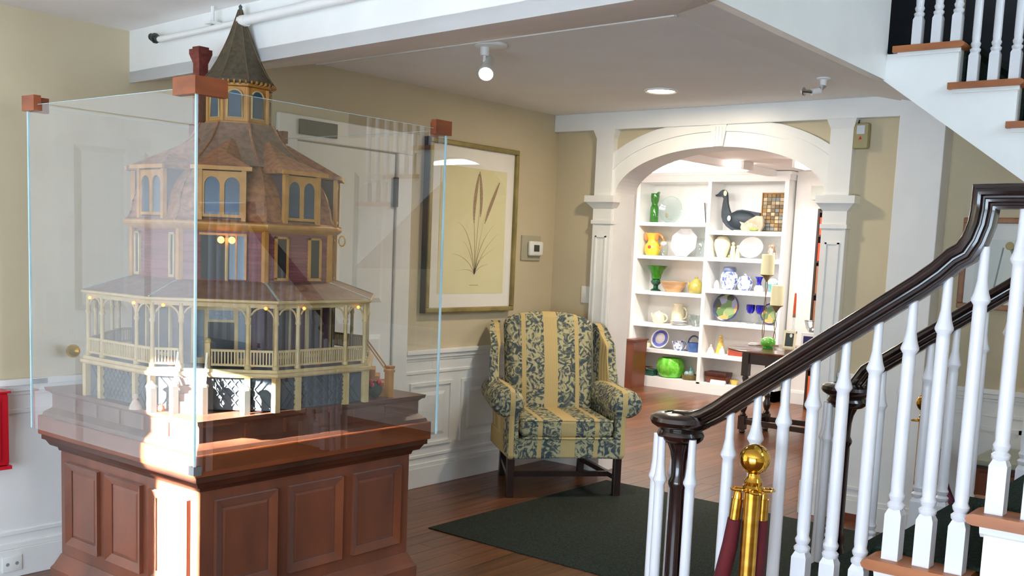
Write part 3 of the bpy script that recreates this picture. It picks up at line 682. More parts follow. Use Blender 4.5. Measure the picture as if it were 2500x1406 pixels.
# porch columns (corner + two per face) with curved brackets
RC = .548; apc = RC*CO; hwc = RC*math.sin(PI/8)
COLS = []
for k in FACES:
    for t in (-1, -.54, .54):
        u = t*hwc; c = fp(k, u, apc, 0)
        m = MB().lathe([(.012, 1.046), (.012, 1.058), (.0085, 1.062), (.0075, 1.10), (.0068, 1.20), (.010, 1.206), (.010, 1.212), (.0075, 1.216), (.0075, 1.27)], (c[0], c[1], 0), 10)
        co = m.build('porch_column', M_cream, dh)
        br = MB()
        for s in (1, -1):
            if t == -1 and s == -1: continue
            pts = [fp(k, u+s*(.006+.045*(1-math.cos(a))), apc, 1.215+.048*math.sin(a)) for a in [PI/2*i/6 for i in range(7)]]
            br.tube(pts, .0035, 6)
        if t == -1:
            pts = [fp(k-1, hwc-(.006+.045*(1-math.cos(a))), apc, 1.215+.048*math.sin(a)) for a in [PI/2*i/6 for i in range(7)]]
            br.tube(pts, .0035, 6)
        br.build('bracket', M_cream, co)
# railings between posts
def railing(k, u0, u1):
    m = MB(); r = apc
    fbox(m, k, u0+.008, u1-.008, r-.005, r+.005, 1.106, 1.114); fbox(m, k, u0+.008, u1-.008, r-.004, r+.004, 1.056, 1.063)
    n = max(2, int((u1-u0)/.0105))
    for i in range(1, n):
        u = u0+(u1-u0)*i/n; fbox(m, k, u-.0022, u+.0022, r-.0025, r+.0025, 1.06, 1.108)
    m.build('porch_railing', M_cream, dh)
for k in FACES:
    if k == 5:
        railing(k, -hwc, -.54*hwc); railing(k, .54*hwc, hwc); railing(k, -.02, .54*hwc)
        m = MB(); fbox(m, k, -.030, -.014, apc-.008, apc+.008, 1.046, 1.135); p = fp(k, -.022, apc, 1.142); m.sphere(p, .011, 10, 6); m.build('gate_post', M_cream, dh)
    elif k == 7: railing(k, -hwc, -.54*hwc); railing(k, .54*hwc, hwc)
    else: railing(k, -hwc, -.54*hwc); railing(k, -.54*hwc, .54*hwc); railing(k, .54*hwc, hwc)
# front steps (face 5) going down to the deck, white painted side posts
fs_ = MB()
for i in range(5): fbox(fs_, 5, -.115, -.03, apc+.005+.012*i, apc+.019+.012*i, HZ, 1.04-.026*i)
M_wsteps = mat('white painted steps', '#e9e2cc', '#efe9d6', .5, scale=(8, 8, 8))
fsx = fs_.build('front_steps', mat('step boards', '#7e5c45', '#93705a', .6, scale=(8, 8, 8)), dh)
for u in (-.122, -.024):
    m = MB(); p = fp(5, u, apc+.072, HZ); m.box((p[0]-.011, p[1]-.011, HZ), (p[0]+.011, p[1]+.011, HZ+.095)); m.lathe([(.018, 0), (.018, .006), (.004, .018), (.0001, .02)], (p[0], p[1], HZ+.095), 8)
    m.bar(fp(5, u, apc+.005, 1.10), fp(5, u, apc+.068, HZ+.085), .007, .007); m.bar(fp(5, u, apc+.005, 1.06), fp(5, u, apc+.068, HZ+.045), .006, .006)
    m.build('step_post', M_wsteps, dh)
for (u, r) in ((.115, .062), (-.20, .052)):
    p = fp(5, u, apc+r, HZ); m = MB().box((p[0]-.012, p[1]-.012, HZ), (p[0]+.012, p[1]+.012, HZ+.085)).lathe([(.020, 0), (.020, .006), (.004, .02), (.0001, .022)], (p[0], p[1], HZ+.085), 8); m.build('yard_post', M_wsteps, dh)
# side steps on face 7 (right)
ss = MB()
for i in range(5): fbox(ss, 7, -.06, .06, apc+.004+.018*i, apc+.024+.018*i, HZ, 1.03-.026*i)
ss.build('side_steps', M_ochre, dh)
for u in (-.066, .066):
    m = MB(); p = fp(7, u, apc+.098, HZ); m.box((p[0]-.013, p[1]-.013, HZ), (p[0]+.013, p[1]+.013, HZ+.10)); m.box((p[0]-.016, p[1]-.016, HZ+.10), (p[0]+.016, p[1]+.016, HZ+.11))
    m.bar(fp(7, u, apc, 1.115), fp(7, u, apc+.09, HZ+.10), .006, .006); m.build('step_post', M_ochre, dh)
# porch frieze, eave, roof with hip ridges
octa([(.552, 1.262), (.552, 1.278), (.535, 1.278), (.535, 1.262), (.552, 1.262)], cap=False).build('porch_frieze', M_cream, dh)
octa([(.40, 1.276), (.566, 1.276), (.574, 1.281), (.574, 1.288), (.568, 1.290)]).build('porch_eave', M_cream, dh)
octa([(.570, 1.2905), (.50, 1.314), (.43, 1.337), (.37, 1.352)]).build('porch_roof', M_proof, dh)
for k in FACES: MB().bar(cp(k, .568, 1.291), cp(k, .395, 1.3465), .007, .005).build('hip_ridge', mat('verdigris ridge', '#7d8f8c', '#9aaba7', .5, scale=(30, 30, 30)), dh)
for (k, u) in ((4, .12), (4, -.17), (5, .175), (5, -.17), (6, .16), (6, -.10)):
    m = MB().sphere(fp(k, u, apc+.016, 1.262), .0062, 10, 6); m.build('porch_bulb', mat('small amber bulb', '#e8a04a', rough=.4, emit=('#ff9a3c', 1.6)), dh)
# second storey
R2 = .390; ap2 = R2*CO; hw2 = R2*math.sin(PI/8)
octa([(R2-.03, 1.33), (R2-.03, 1.53)]).build('second_storey_core', M_hdark, dh)
for k in FACES:
    m = MB()
    for i in range(12):
        z0 = 1.34+.0155*i; z1 = z0+.0155
        m.hexa([fp(k, -hw2, ap2-.02, z0), fp(k, hw2, ap2-.02, z0), fp(k, hw2, ap2+.002, z0), fp(k, -hw2, ap2+.002, z0)], [fp(k, -hw2, ap2-.02, z1), fp(k, hw2, ap2-.02, z1), fp(k, hw2, ap2-.001, z1), fp(k, -hw2, ap2-.001, z1)])
    w = m.build('second_storey_wall', M_clap, dh)
    p = cp(k, R2+.002, 0); MB().box((p[0]-.009, p[1]-.009, 1.34), (p[0]+.009, p[1]+.009, 1.528)).build('corner_post', M_ochre, dh)
    if k == 5:
        m = MB(); fbox(m, k, -.075, .015, ap2-.004, ap2+.004, 1.352, 1.508); m.build('open_doorway', M_black, w)
        m = MB(); fbox(m, k, .012, .022, ap2+.002, ap2+.012, 1.346, 1.515); fbox(m, k, .078, .086, ap2+.002, ap2+.010, 1.352, 1.508); fbox(m, k, -.08, .086, ap2+.002, ap2+.010, 1.508, 1.516); fbox(m, k, .046, .052, ap2+.002, ap2+.009, 1.352, 1.508); m.build('window_frame', M_ochre, w)
        m = MB(); fbox(m, k, .022, .078, ap2+.001, ap2+.005, 1.352, 1.508); m.build('pane', M_hglass, w)
        for u in (-.002, .036): MB().sphere(fp(k, u, ap2+.022, 1.492), .0125, 12, 8).build('lamp_globe', M_globe, dh)
        MB().bar(fp(k, .017, ap2+.014, 1.35), fp(k, .017, ap2+.014, 1.50), .008, .008).build('lamp_post', M_cream, dh)
    else:
        for u in ((-.078, .078) if k != 4 else (-.112, .112)):
            m = MB(); ww_ = .030 if k != 4 else .017
            for (a, b, c, e) in ((u-ww_, u-ww_+.008, 1.358, 1.512), (u+ww_-.008, u+ww_, 1.358, 1.512), (u-ww_, u+ww_, 1.504, 1.512), (u-ww_, u+ww_, 1.352, 1.362)): fbox(m, k, a, b, ap2-.002, ap2+.010, c, e)
            m.build('window_frame', M_ochre if k != 4 else M_cream, w)
            m = MB(); fbox(m, k, u-ww_+.007, u+ww_-.007, ap2-.001, ap2+.005, 1.36, 1.506); m.build('pane', M_hglass if k % 2 else M_hdark, w)
# cornice and domed mansard
octa([(R2, 1.522), (.408, 1.530), (.422, 1.540), (.426, 1.546), (.426, 1.552), (.420, 1.556)]).build('cornice', M_ochre, dh)
dome = [(.420, 1.556), (.406, 1.564), (.396, 1.585), (.390, 1.62), (.379, 1.655), (.361, 1.69), (.336, 1.722), (.312, 1.746), (.296, 1.764)]
octa(dome).build('mansard_roof', M_copper, dh)
octa([(.308, 1.762), (.27, 1.793), (.225, 1.830), (.182, 1.872), (.157, 1.905), (.146, 1.93)]).build('upper_roof', M_uproof, dh)
for k in FACES:
    MB().tube([cp(k, r+.001, z) for r, z in dome]+[cp(k, r+.001, z) for r, z in ((.27, 1.793), (.225, 1.830), (.182, 1.872), (.146, 1.93))], .0045, 6).build('hip_roll', M_copper, dh)
# dormers
for k in FACES:
    fr = .374; u0 = .080
    d = MB(); fbox(d, k, -u0, u0, fr-.20, fr, 1.566, 1.735)
    dm = d.build('dormer', M_plum, dh)
    # front frame: two arched lights
    m = MB()
    fbox(m, k, -u0-.004, -u0+.012, fr-.004, fr+.012, 1.560, 1.737); fbox(m, k, u0-.012, u0+.004, fr-.004, fr+.012, 1.560, 1.737)
    m.build('dormer_post', M_ochre, dm)
    fm = MB(); za, zs, zt = 1.582, 1.684, 1.733
    fbox(fm, k, -u0+.012, u0-.012, fr, fr+.008, 1.572, za)
    cs_ = (-.0345, .0345); hw_ = .0265
    for (a, b) in ((-u0+.012, cs_[0]-hw_), (cs_[0]+hw_, cs_[1]-hw_), (cs_[1]+hw_, u0-.012)): fbox(fm, k, a, b, fr, fr+.008, za, zt)
    for c in cs_:
        for i in range(10):
            a0, a1 = PI*i/10, PI*(i+1)/10
            ua, zb = c+hw_*math.cos(a0), zs+hw_*1.1*math.sin(a0); ub, zc_ = c+hw_*math.cos(a1), zs+hw_*1.1*math.sin(a1)
            fm.hexa([fp(k, ua, fr, zb), fp(k, ub, fr, zc_), fp(k, ub, fr+.008, zc_), fp(k, ua, fr+.008, zb)], [fp(k, ua, fr, zt), fp(k, ub, fr, zt), fp(k, ub, fr+.008, zt), fp(k, ua, fr+.008, zt)])
    fm.build('dormer_window_frame', M_ochre, dm)
    m = MB(); fbox(m, k, -u0+.014, u0-.014, fr+.0005, fr+.003, 1.576, 1.722); m.build('pane', M_hglass, dm)
    # hipped dormer roof with deep eave
    e = MB(); U, Rr = .104, fr+.026
    v = [fp(k, -U, fr-.14, 1.738), fp(k, U, fr-.14, 1.738), fp(k, U, Rr, 1.738), fp(k, -U, Rr, 1.738), fp(k, -U, fr-.14, 1.750), fp(k, U, fr-.14, 1.750), fp(k, U, Rr, 1.750), fp(k, -U, Rr, 1.750), fp(k, 0, Rr-.100, 1.806), fp(k, 0, fr-.19, 1.868), fp(k, -U*.6, fr-.19, 1.815), fp(k, U*.6, fr-.19, 1.815)]
    e.add(v, [(0, 1, 2, 3), (0, 3, 7, 4), (3, 2, 6, 7), (2, 1, 5, 6), (7, 6, 8), (4, 7, 8, 9, 10), (6, 5, 11, 9, 8), (0, 4, 10, 9, 11, 5, 1)])
    e.build('dormer_roof', M_copper, dm)
    m = MB(); fbox(m, k, -U-.002, U+.002, Rr-.004, Rr+.003, 1.7365, 1.7505); m.build('eave_trim', M_ochre, dm)
# cupola and spire
RCU = .118; apu = RCU*CO; hwu = RCU*math.sin(PI/8)
octa([(RCU+.012, 1.926), (RCU+.012, 1.936), (RCU, 1.94), (RCU, 2.066), (RCU+.006, 2.068)]).build('cupola', M_ochre, dh)
for k in FACES:
    m = MB(); w_ = .022
    pl = [(-w_, 1.952), (w_, 1.952)] + [(w_*math.cos(PI*i/8), 2.028+w_*1.1*math.sin(PI*i/8)) for i in range(9)]
    n = len(pl); m.add([fp(k, u, apu+.001, z) for u, z in pl]+[fp(k, u, apu+.004, z) for u, z in pl], [tuple(range(n)), tuple(range(2*n-1, n-1, -1))]+[(i, (i+1) % n, n+(i+1) % n, n+i) for i in range(n)])
    m.build('cupola_window', M_hglass, dh)
    fr_ = MB(); ring = [fp(k, u*1.25, apu+.004, 1.952+(z-1.952)*1.03) for u, z in pl]; fr_.tube(ring, .0038, 6, True); fr_.build('cupola_window_frame', M_cream, dh)
    p = cp(k, RCU+.002, 0); MB().lathe([(.007, 1.938), (.007, 2.064)], (p[0], p[1], 0), 8).build('cupola_post', M_ochre, dh)
octa([(.112, 2.064), (.130, 2.070), (.132, 2.078), (.126, 2.083)]).build('cupola_cornice', M_ochre, dh)
for k in range(40):
    pass
m = MB()
for i in range(40):
    a = 2*PI*i/40; m.bar((HX+.112*math.cos(a), HY+.112*math.sin(a), 2.074), (HX+.138*math.cos(a), HY+.138*math.sin(a), 2.084), .006, .010)
m.build('rafter_tails', M_ochre, dh)
octa([(.136, 2.078), (.141, 2.084), (.139, 2.092), (.113, 2.125), (.087, 2.170), (.063, 2.218), (.043, 2.265), (.026, 2.312), (.011, 2.357), (.004, 2.372)]).build('spire', M_spire, dh)
for k in FACES: MB().tube([cp(k, r, z) for r, z in ((.140, 2.092), (.113, 2.126), (.087, 2.171), (.063, 2.219), (.043, 2.266), (.026, 2.313), (.008, 2.367))], .0018, 5).build('spire_rib', mat('dull brass rib', '#5d4b30', '#705c3d', .5, scale=(20, 20, 20)), dh)
MB().lathe([(.008, 2.362), (.006, 2.372), (.0075, 2.380), (.0001, 2.388)], (HX, HY, 0), 8).build('finial', mat('green bronze', '#2f4a45', '#3d5c55', .5, scale=(9, 9, 9)), dh)
# chimney
cx, cy = HX-.094, HY+.118
MB().box((cx-.030, cy-.030, 1.80), (cx+.030, cy+.030, 1.93)).box((cx-.020, cy-.020, 1.93), (cx+.020, cy+.020, 2.16)).hexa([(cx-.020, cy-.020, 2.16), (cx+.020, cy-.020, 2.16), (cx+.020, cy+.020, 2.16), (cx-.020, cy+.020, 2.16)], [(cx-.031, cy-.031, 2.195), (cx+.031, cy-.031, 2.195), (cx+.031, cy+.031, 2.195), (cx-.031, cy+.031, 2.195)]).box((cx-.031, cy-.031, 2.195), (cx+.031, cy+.031, 2.212)).box((cx-.022, cy-.022, 2.212), (cx+.022, cy+.022, 2.222)).build('chimney', M_brick, dh)
# small gutter bracket at right eave
p = fp(7, -.10, .50, 1.50); MB().tube([fp(6, .19, ap2+.03+.018*math.sin(a), 1.525-.014*(1-math.cos(a))*1.4) for a in [2*PI*i/10 for i in range(11)]], .003, 6).build('gutter_scroll', M_ochre, dh)

# seasonal miniatures round the house
def pumpkin(c, r, label):
    t = thing('toy_pumpkin', label, 'pumpkin', c, 0, 'toy pumpkins round the model house')
    m = MB()
    for i in range(7):
        a = 2*PI*i/7; m.sphere((c[0]+r*.42*math.cos(a), c[1]+r*.42*math.sin(a), c[2]+r*.8), (r*.62, r*.62, r*.8), 8, 6)
    m.build('pumpkin_flesh', mat('pumpkin orange', '#c8551c', '#dd6c2a', .5, scale=(30, 30, 30)), t)
    MB().lathe([(r*.16, r*1.45), (r*.10, r*1.95)], (c[0], c[1], c[2]), 6).build('stem', mat('stem green', '#3f4a22', rough=.7), t)
p = fp(5, -.175, apc+.035, HZ); pumpkin((p[0], p[1], HZ), .015, 'orange toy pumpkin on the deck left of the model front steps')
p = fp(5, -.15, apc-.03, 1.0478); pumpkin((p[0], p[1], 1.0478), .020, 'orange toy pumpkin on the porch left of the model doorway')
p = fp(5, .12, apc-.022, 1.0478); pumpkin((p[0], p[1], 1.0478), .014, 'pale orange toy pumpkin behind the front right porch railing')
p = fp(6, .0, apc-.022, 1.0478); pumpkin((p[0], p[1], 1.0478), .014, 'orange toy pumpkin on the right side of the porch')
p = fp(7, -.10, apc+.045, HZ); t = thing('toy_plant', 'tiny red flowering bush beside the model side steps', 'toy plant', (p[0], p[1], HZ))
MB().sphere((p[0], p[1], HZ+.035), (.026, .026, .034), 10, 7).build('leaves', mat('dark leaf', '#1e2c1d', '#33472e', .8, scale=(60, 60, 60)), t)
m = MB()
for i in range(7): a = i*2.4; m.sphere((p[0]+.018*math.cos(a), p[1]+.018*math.sin(a), HZ+.058+.008*math.sin(i)), .010, 8, 5)
m.build('flowers', M_red, t)
p = fp(4, .17, apc+.04, HZ); t = thing('toy_figure', 'tiny pale seated figure on the left edge of the model deck', 'figurine', (p[0], p[1], HZ))
MB().lathe([(.022, 0), (.020, .012), (.012, .028), (.006, .034)], (p[0], p[1], HZ), 10).sphere((p[0], p[1], HZ+.043), .011, 10, 7).build('figure_body', mat('pale doll paint', '#c9b3a4', '#d6c4b6', .6, scale=(30, 30, 30)), t)

# ================================================================== WING CHAIR
def fabric():
    m = bpy.data.materials.new('striped floral damask'); m.use_nodes = True; nt = m.node_tree; N = nt.nodes; L = nt.links; b = N['Principled BSDF']
    b.inputs['Roughness'].default_value = .85; b.inputs['Specular IOR Level'].default_value = .2
    tc = N.new('ShaderNodeTexCoord'); sp = N.new('ShaderNodeSeparateXYZ'); L.new(tc.outputs['Object'], sp.inputs[0])
    ab = N.new('ShaderNodeMath'); ab.operation = 'ABSOLUTE'; L.new(sp.outputs[0], ab.inputs[0])
    md = ab
    # distance inside the period: 0 = wide yellow centre, .185 = thin yellow
    lo = N.new('ShaderNodeMath'); lo.operation = 'LESS_THAN'; lo.inputs[1].default_value = .046; L.new(md.outputs[0], lo.inputs[0])
    hi = N.new('ShaderNodeMath'); hi.operation = 'COMPARE'; hi.inputs[1].default_value = .178; hi.inputs[2].default_value = .014; L.new(md.outputs[0], hi.inputs[0])
    h3 = N.new('ShaderNodeMath'); h3.operation = 'COMPARE'; h3.inputs[1].default_value = .352; h3.inputs[2].default_value = .016; L.new(md.outputs[0], h3.inputs[0])
    h4 = N.new('ShaderNodeMath'); h4.operation = 'MAXIMUM'; L.new(h3.outputs[0], h4.inputs[0]); L.new(hi.outputs[0], h4.inputs[1]); hi = h4
    yel = N.new('ShaderNodeMath'); yel.operation = 'MAXIMUM'; L.new(lo.outputs[0], yel.inputs[0]); L.new(hi.outputs[0], yel.inputs[1])
    n1 = N.new('ShaderNodeTexNoise'); n1.inputs['Scale'].default_value = 20; n1.inputs['Detail'].default_value = 2.5; n1.inputs['Distortion'].default_value = 2.2; L.new(tc.outputs['Object'], n1.inputs['Vector'])
    r1 = N.new('ShaderNodeValToRGB'); cr = r1.color_ramp; cr.elements[0].position = .40; cr.elements[1].position = .57
    cr.elements[0].color = srgb('#48545d'); cr.elements[1].color = srgb('#b9b18b')
    e = cr.elements.new(.475); e.color = srgb('#666a5f'); L.new(n1.outputs[0], r1.inputs[0])
    wv = N.new('ShaderNodeTexWave'); wv.inputs['Scale'].default_value = 42; wv.inputs['Distortion'].default_value = .6; wv.bands_direction = 'X'; L.new(tc.outputs['Object'], wv.inputs['Vector'])
    r2 = N.new('ShaderNodeValToRGB'); r2.color_ramp.elements[0].color = srgb('#bb9f68'); r2.color_ramp.elements[1].color = srgb('#d4be88'); L.new(wv.outputs[0], r2.inputs[0])
    mx = N.new('ShaderNodeMix'); mx.data_type = 'RGBA'; L.new(yel.outputs[0], mx.inputs[0]); L.new(r1.outputs[0], mx.inputs[6]); L.new(r2.outputs[0], mx.inputs[7])
    L.new(mx.outputs[2], b.inputs['Base Color'])
    n2 = N.new('ShaderNodeTexNoise'); n2.inputs['Scale'].default_value = 220; L.new(tc.outputs['Object'], n2.inputs['Vector'])
    bp = N.new('ShaderNodeBump'); bp.inputs['Strength'].default_value = .25; bp.inputs['Distance'].default_value = .002; L.new(n2.outputs[0], bp.inputs['Height']); L.new(bp.outputs[0], b.inputs['Normal'])
    return m
M_fab = fabric()
chair_rz = math.atan2(-.639, .769)
CHX, CHY = -.813, -.76
ch = thing('wing_chair', 'upholstered wing chair with blue floral and yellow striped fabric in the hall corner', 'chair', (CHX, CHY, 0), chair_rz)
def grid_solid(fn, nu, nv, thick_fn):
    """closed shell: front surface fn(u,v), back surface = front + thick_fn"""
    m = MB(); vs_ = []
    for s in (0, 1):
        for i in range(nu+1):
            for j in range(nv+1):
                p = Vector(fn(i/nu, j/nv)); 
                if s: p = p+Vector(thick_fn(i/nu, j/nv))
                vs_.append(p)
    K = (nu+1)*(nv+1)
    def id_(s, i, j): return s*K+i*(nv+1)+j
    fs = []
    for i in range(nu):
        for j in range(nv):
            fs.append((id_(0, i, j), id_(0, i+1, j), id_(0, i+1, j+1), id_(0, i, j+1))); fs.append((id_(1, i, j), id_(1, i, j+1), id_(1, i+1, j+1), id_(1, i+1, j)))
    for i in range(nu): fs += [(id_(0, i, 0), id_(1, i, 0), id_(1, i+1, 0), id_(0, i+1, 0)), (id_(0, i, nv), id_(0, i+1, nv), id_(1, i+1, nv), id_(1, i, nv))]
    for j in range(nv): fs += [(id_(0, 0, j), id_(0, 0, j+1), id_(1, 0, j+1), id_(1, 0, j)), (id_(0, nu, j), id_(1, nu, j), id_(1, nu, j+1), id_(0, nu, j+1))]
    m.add(vs_, fs, True); return m
# legs and stretchers (local coords: x to viewer's right, y to the back)
for sx in (-1, 1):
    MB().box((sx*.34-.023, -.023, 0), (sx*.34+.023, .023, .29)).build('leg', M_dark, ch, local=True, bevel=.004)
    x0 = sx*.27
    MB().hexa([(x0-.02, .575, 0), (x0+.02, .575, 0), (x0+.02, .615, 0), (x0-.02, .615, 0)], [(x0-.022, .54, .30), (x0+.022, .54, .30), (x0+.022, .585, .30), (x0-.022, .585, .30)]).build('leg', M_dark, ch, local=True)
    MB().bar((sx*.34, 0, .115), (x0, .585, .115), .024, .032).build('stretcher', M_dark, ch, local=True)
MB().bar((-.32, .12, .115), (.32, .12, .115), .024, .032).build('stretcher', M_dark, ch, local=True)
MB().bar((-.27, .585, .14), (.27, .585, .14), .022, .03).build('stretcher', M_dark, ch, local=True)
# apron
def ap_front(u, v):
    x = -.365+.73*u; bow = .018*(1-(2*u-1)**2)
    return (x, -.045-bow, .238+.012*(2*u-1)**2*-1+.012+.125*v)
grid_solid(ap_front, 12, 4, lambda u, v: (0, .60+.018*(1-(2*u-1)**2)-(.0), 0)).build('seat_frame', M_fab, ch, local=True, bevel=.012)
# T cushion
cs2 = MB().rbox((-.293, -.075, .368), (.293, .50, .488), .05, 4)
cs2.v = [(x, y, z+(.018*math.cos(x*4.6)*math.cos((y-.2)*3.4) if z > .43 else 0)) for (x, y, z) in cs2.v]
cs2.build('seat_cushion', M_fab, ch, local=True)
MB().tube([(-.286, -.066, .376), (0, -.076, .376), (.286, -.066, .376)], .007, 6).tube([(-.286, -.066, .482), (0, -.076, .486), (.286, -.066, .482)], .007, 6).build('piping', M_fab, ch, local=True)
# back, arched top, leaning
def back_f(u, v):
    s = 2*u-1; w = .285+.015*v; top = 1.105-.055*abs(s)**2.6
    z = .42+(top-.42)*v; y = .40+.155*((z-.42)/.68)-.035*math.sin(PI*min(v*1.0, 1))*(1-s*s)
    return (s*w, y, z)
grid_solid(back_f, 14, 14, lambda u, v: (0, .115-.03*v, -.0)).build('backrest', M_fab, ch, local=True, bevel=.035)
# wings
for sx in (-1, 1):
    def wing(u, v, sx=sx):
        z = .60+.435*v
        depth = .235*(1-.30*math.sin(PI*min(1, v*1.05))**2*.6)*(1-.45*max(0, v-.72)/.28)
        y = .545+.08*v-depth*(1-u)-.0
        x = sx*(.325+.045*(1-u)*(1-.3*v)-.01*v)
        zz = z - (.07*(1-u)**2*max(0, v-.6)/.4)
        return (x, y, zz)
    grid_solid(wing, 8, 12, lambda u, v, sx=sx: (sx*.062, 0, 0)).build('wing', M_fab, ch, local=True, bevel=.026)
    # scrolled arm: horizontal roll with panel below
    prof = [(0.0001, -.068), (.045, -.066), (.075, -.055), (.089, -.03), (.091, .02), (.088, .30), (.078, .50), (.05, .52), (.0001, .52)]
    a = MB().lathe(prof, (0, 0, 0), 20, 'y'); 
    a.v = [(x*1.12+sx*(.362+.04*max(0, .25-y)), y, z*.98+.583+.02*max(0, y)) for (x, y, z) in a.v]
    a.build('arm_roll', M_fab, ch, local=True)
    p = MB()
    x0, x1 = (sx*.298, sx*.385)
    p.hexa([(x0, -.06, .245), (x1-sx*.012, -.06, .245), (x1-sx*.035, .57, .245), (x0, .57, .245)], [(x0+sx*.012, -.05, .57), (x1-sx*.012, -.05, .57), (x1-sx*.03, .60, .60), (x0+sx*.012, .60, .60)])
    p.build('arm_panel', M_fab, ch, local=True, bevel=.02)

# ================================================================== HALL WALL AND CEILING FIXTURES
# framed botanical print
fp1 = thing('framed_print', 'large framed botanical print of brown grasses with olive gold frame above the chair rail', 'picture', (-.92, 0, 1.09))
M_gold = mat('olive gilt frame', '#7d7040', '#9a8c55', .4, metal=.35, scale=(9, 9, 9))
M_blackside = mat('black frame side', '#1c2430', '#26303c', .4, scale=(9, 9, 9))
fx0, fx1, fz0, fz1, fd, fw = -1.345, -.485, 1.095, 2.152, -.052, .030
for (a, b) in (((fx0, fz0), (fx1, fz0+fw)), ((fx0, fz1-fw), (fx1, fz1)), ((fx0, fz0+fw), (fx0+fw, fz1-fw)), ((fx1-fw, fz0+fw), (fx1, fz1-fw))):
    o = B((a[0], -.002, a[1]), (b[0], fd, b[1])).build('frame', M_gold, fp1, bevel=.006)
B((fx0-.003, -.001, fz0-.003), (fx0, fd+.006, fz1+.003)).build('frame_side', M_blackside, fp1)
B((fx0+fw, -.004, fz0+fw), (fx1-fw, -.030, fz1-fw)).build('mat_board', mat('white mat board', '#ece8dd', '#f0ece2', .8, scale=(5, 5, 5)), fp1)
B((fx0+.115, -.030, fz0+.115), (fx1-.105, -.0315, fz1-.15)).build('print_paper', mat('aged yellow paper', '#dcd5a2', '#e2dbab', .8, scale=(4, 4, 4)), fp1)
M_ink = mat('sepia ink', '#a39566', '#b6a97c', .8, scale=(20, 20, 20)); M_ink2 = mat('brown seed head ink', '#94795a', '#a98f6e', .8, scale=(60, 60, 60))
def stroke(pts, w0, w1, y=-.0325):
    m = MB(); n = len(pts); vs_ = []
    for i, (x, z) in enumerate(pts):
        a = pts[max(0, i-1)]; b = pts[min(n-1, i+1)]; d = Vector((b[0]-a[0], b[1]-a[1])); d.normalize(); w = (w0+(w1-w0)*i/(n-1))/2
        vs_ += [(x-d.y*w, y, z+d.x*w), (x+d.y*w, y, z-d.x*w)]
    m.add(vs_, [(2*i, 2*i+1, 2*i+3, 2*i+2) for i in range(n-1)]); return m
def bez(p0, p1, p2, n=12): return [((1-t)**2*p0[0]+2*(1-t)*t*p1[0]+t*t*p2[0], (1-t)**2*p0[1]+2*(1-t)*t*p1[1]+t*t*p2[1]) for t in [i/n for i in range(n+1)]]
rt = (-.885, 1.335)
for (c, e, w) in (((-.89, 1.55), (-.905, 1.70), .008), ((-.875, 1.6), (-.845, 1.80), .007), ((-.86, 1.5), (-.80, 1.72), .006), ((-.93, 1.62), (-1.06, 1.66), .009), ((-.85, 1.55), (-.70, 1.66), .009), ((-.82, 1.50), (-.66, 1.60), .007), ((-.95, 1.45), (-1.10, 1.46), .007), ((-.86, 1.44), (-.70, 1.50), .006), ((-.93, 1.38), (-1.05, 1.355), .006), ((-.85, 1.39), (-.75, 1.40), .007), ((-.93, 1.50), (-1.0, 1.54), .006), ((-.88, 1.42), (-.80, 1.45), .006)):
    stroke(bez(rt, c, e), w, .0012).build('leaf_stroke', M_ink, fp1)
for (a, c, e) in (((-.905, 1.66), (-.915, 1.80), (-.870, 1.97)), ((-.845, 1.70), (-.83, 1.83), (-.865, 1.985)), ((-.80, 1.66), (-.76, 1.76), (-.665, 1.93))):
    p = bez(a, c, e, 14); m = MB()
    for i in range(14):
        w = .029*math.sin(PI*(i+.6)/15)**.7
        q = p[i]; r_ = p[i+1]; d = Vector((r_[0]-q[0], r_[1]-q[1])).normalized()
        m.add([(q[0]-d.y*w/2, -.0328, q[1]+d.x*w/2), (q[0]+d.y*w/2, -.0328, q[1]-d.x*w/2), (r_[0]+d.y*w/2*.9, -.0328, r_[1]-d.x*w/2*.9), (r_[0]-d.y*w/2*.9, -.0328, r_[1]+d.x*w/2*.9)], [(0, 1, 2, 3)])
    m.build('seed_head', M_ink2, fp1)
stroke([(-.93, 1.265), (-.845, 1.265)], .004, .004).build('caption_line', M_ink, fp1)
MB().add([(fx0+fw, -.040, fz0+fw), (fx1-fw, -.040, fz0+fw), (fx1-fw, -.040, fz1-fw), (fx0+fw, -.040, fz1-fw)], [(0, 1, 2, 3)]).build('glazing', M_pic_glass, fp1)

th = thing('thermostat', 'small white thermostat on a beige plate left of the corner', 'thermostat', (-.26, 0, 1.43))
B((-.375, 0, 1.432), (-.165, -.012, 1.602)).build('back_plate', mat('beige plate', '#a8a38c', '#b1ac95', .6, scale=(5, 5, 5)), th, bevel=.003)
MB().rbox((-.315, -.012, 1.465), (-.165, -.040, 1.565), .012, 3).build('cover', M_plastic, th)
B((-.275, -.040, 1.495), (-.215, -.0415, 1.54)).build('screen', mat('lcd', '#3a4038', '#454c43', .3, scale=(5, 5, 5)), th)
sw = thing('light_switch', 'white light switch plate left of the arch pilaster', 'switch', (0, -.30, 1.17))
MB().rbox((0, -.338, 1.155), (-.010, -.265, 1.272), .004, 2).build('plate', M_plastic, sw)
B((-.010, -.309, 1.197), (-.014, -.293, 1.230)).build('rocker', M_plastic, sw)
al = thing('alarm_box', 'olive alarm box with pale label beside the right arch post', 'alarm', (0, -2.16, 2.17))
M_olive = mat('olive enamel', '#9a9067', '#a59b72', .5, scale=(5, 5, 5))
MB().rbox((0, -2.205, 2.155), (-.05, -2.118, 2.296), .008, 2).build('housing', M_olive, al)
B((-.050, -2.185, 2.235), (-.052, -2.140, 2.283)).build('label', mat('pale label', '#c3cdd4', '#cdd6dc', .5, scale=(5, 5, 5)), al)
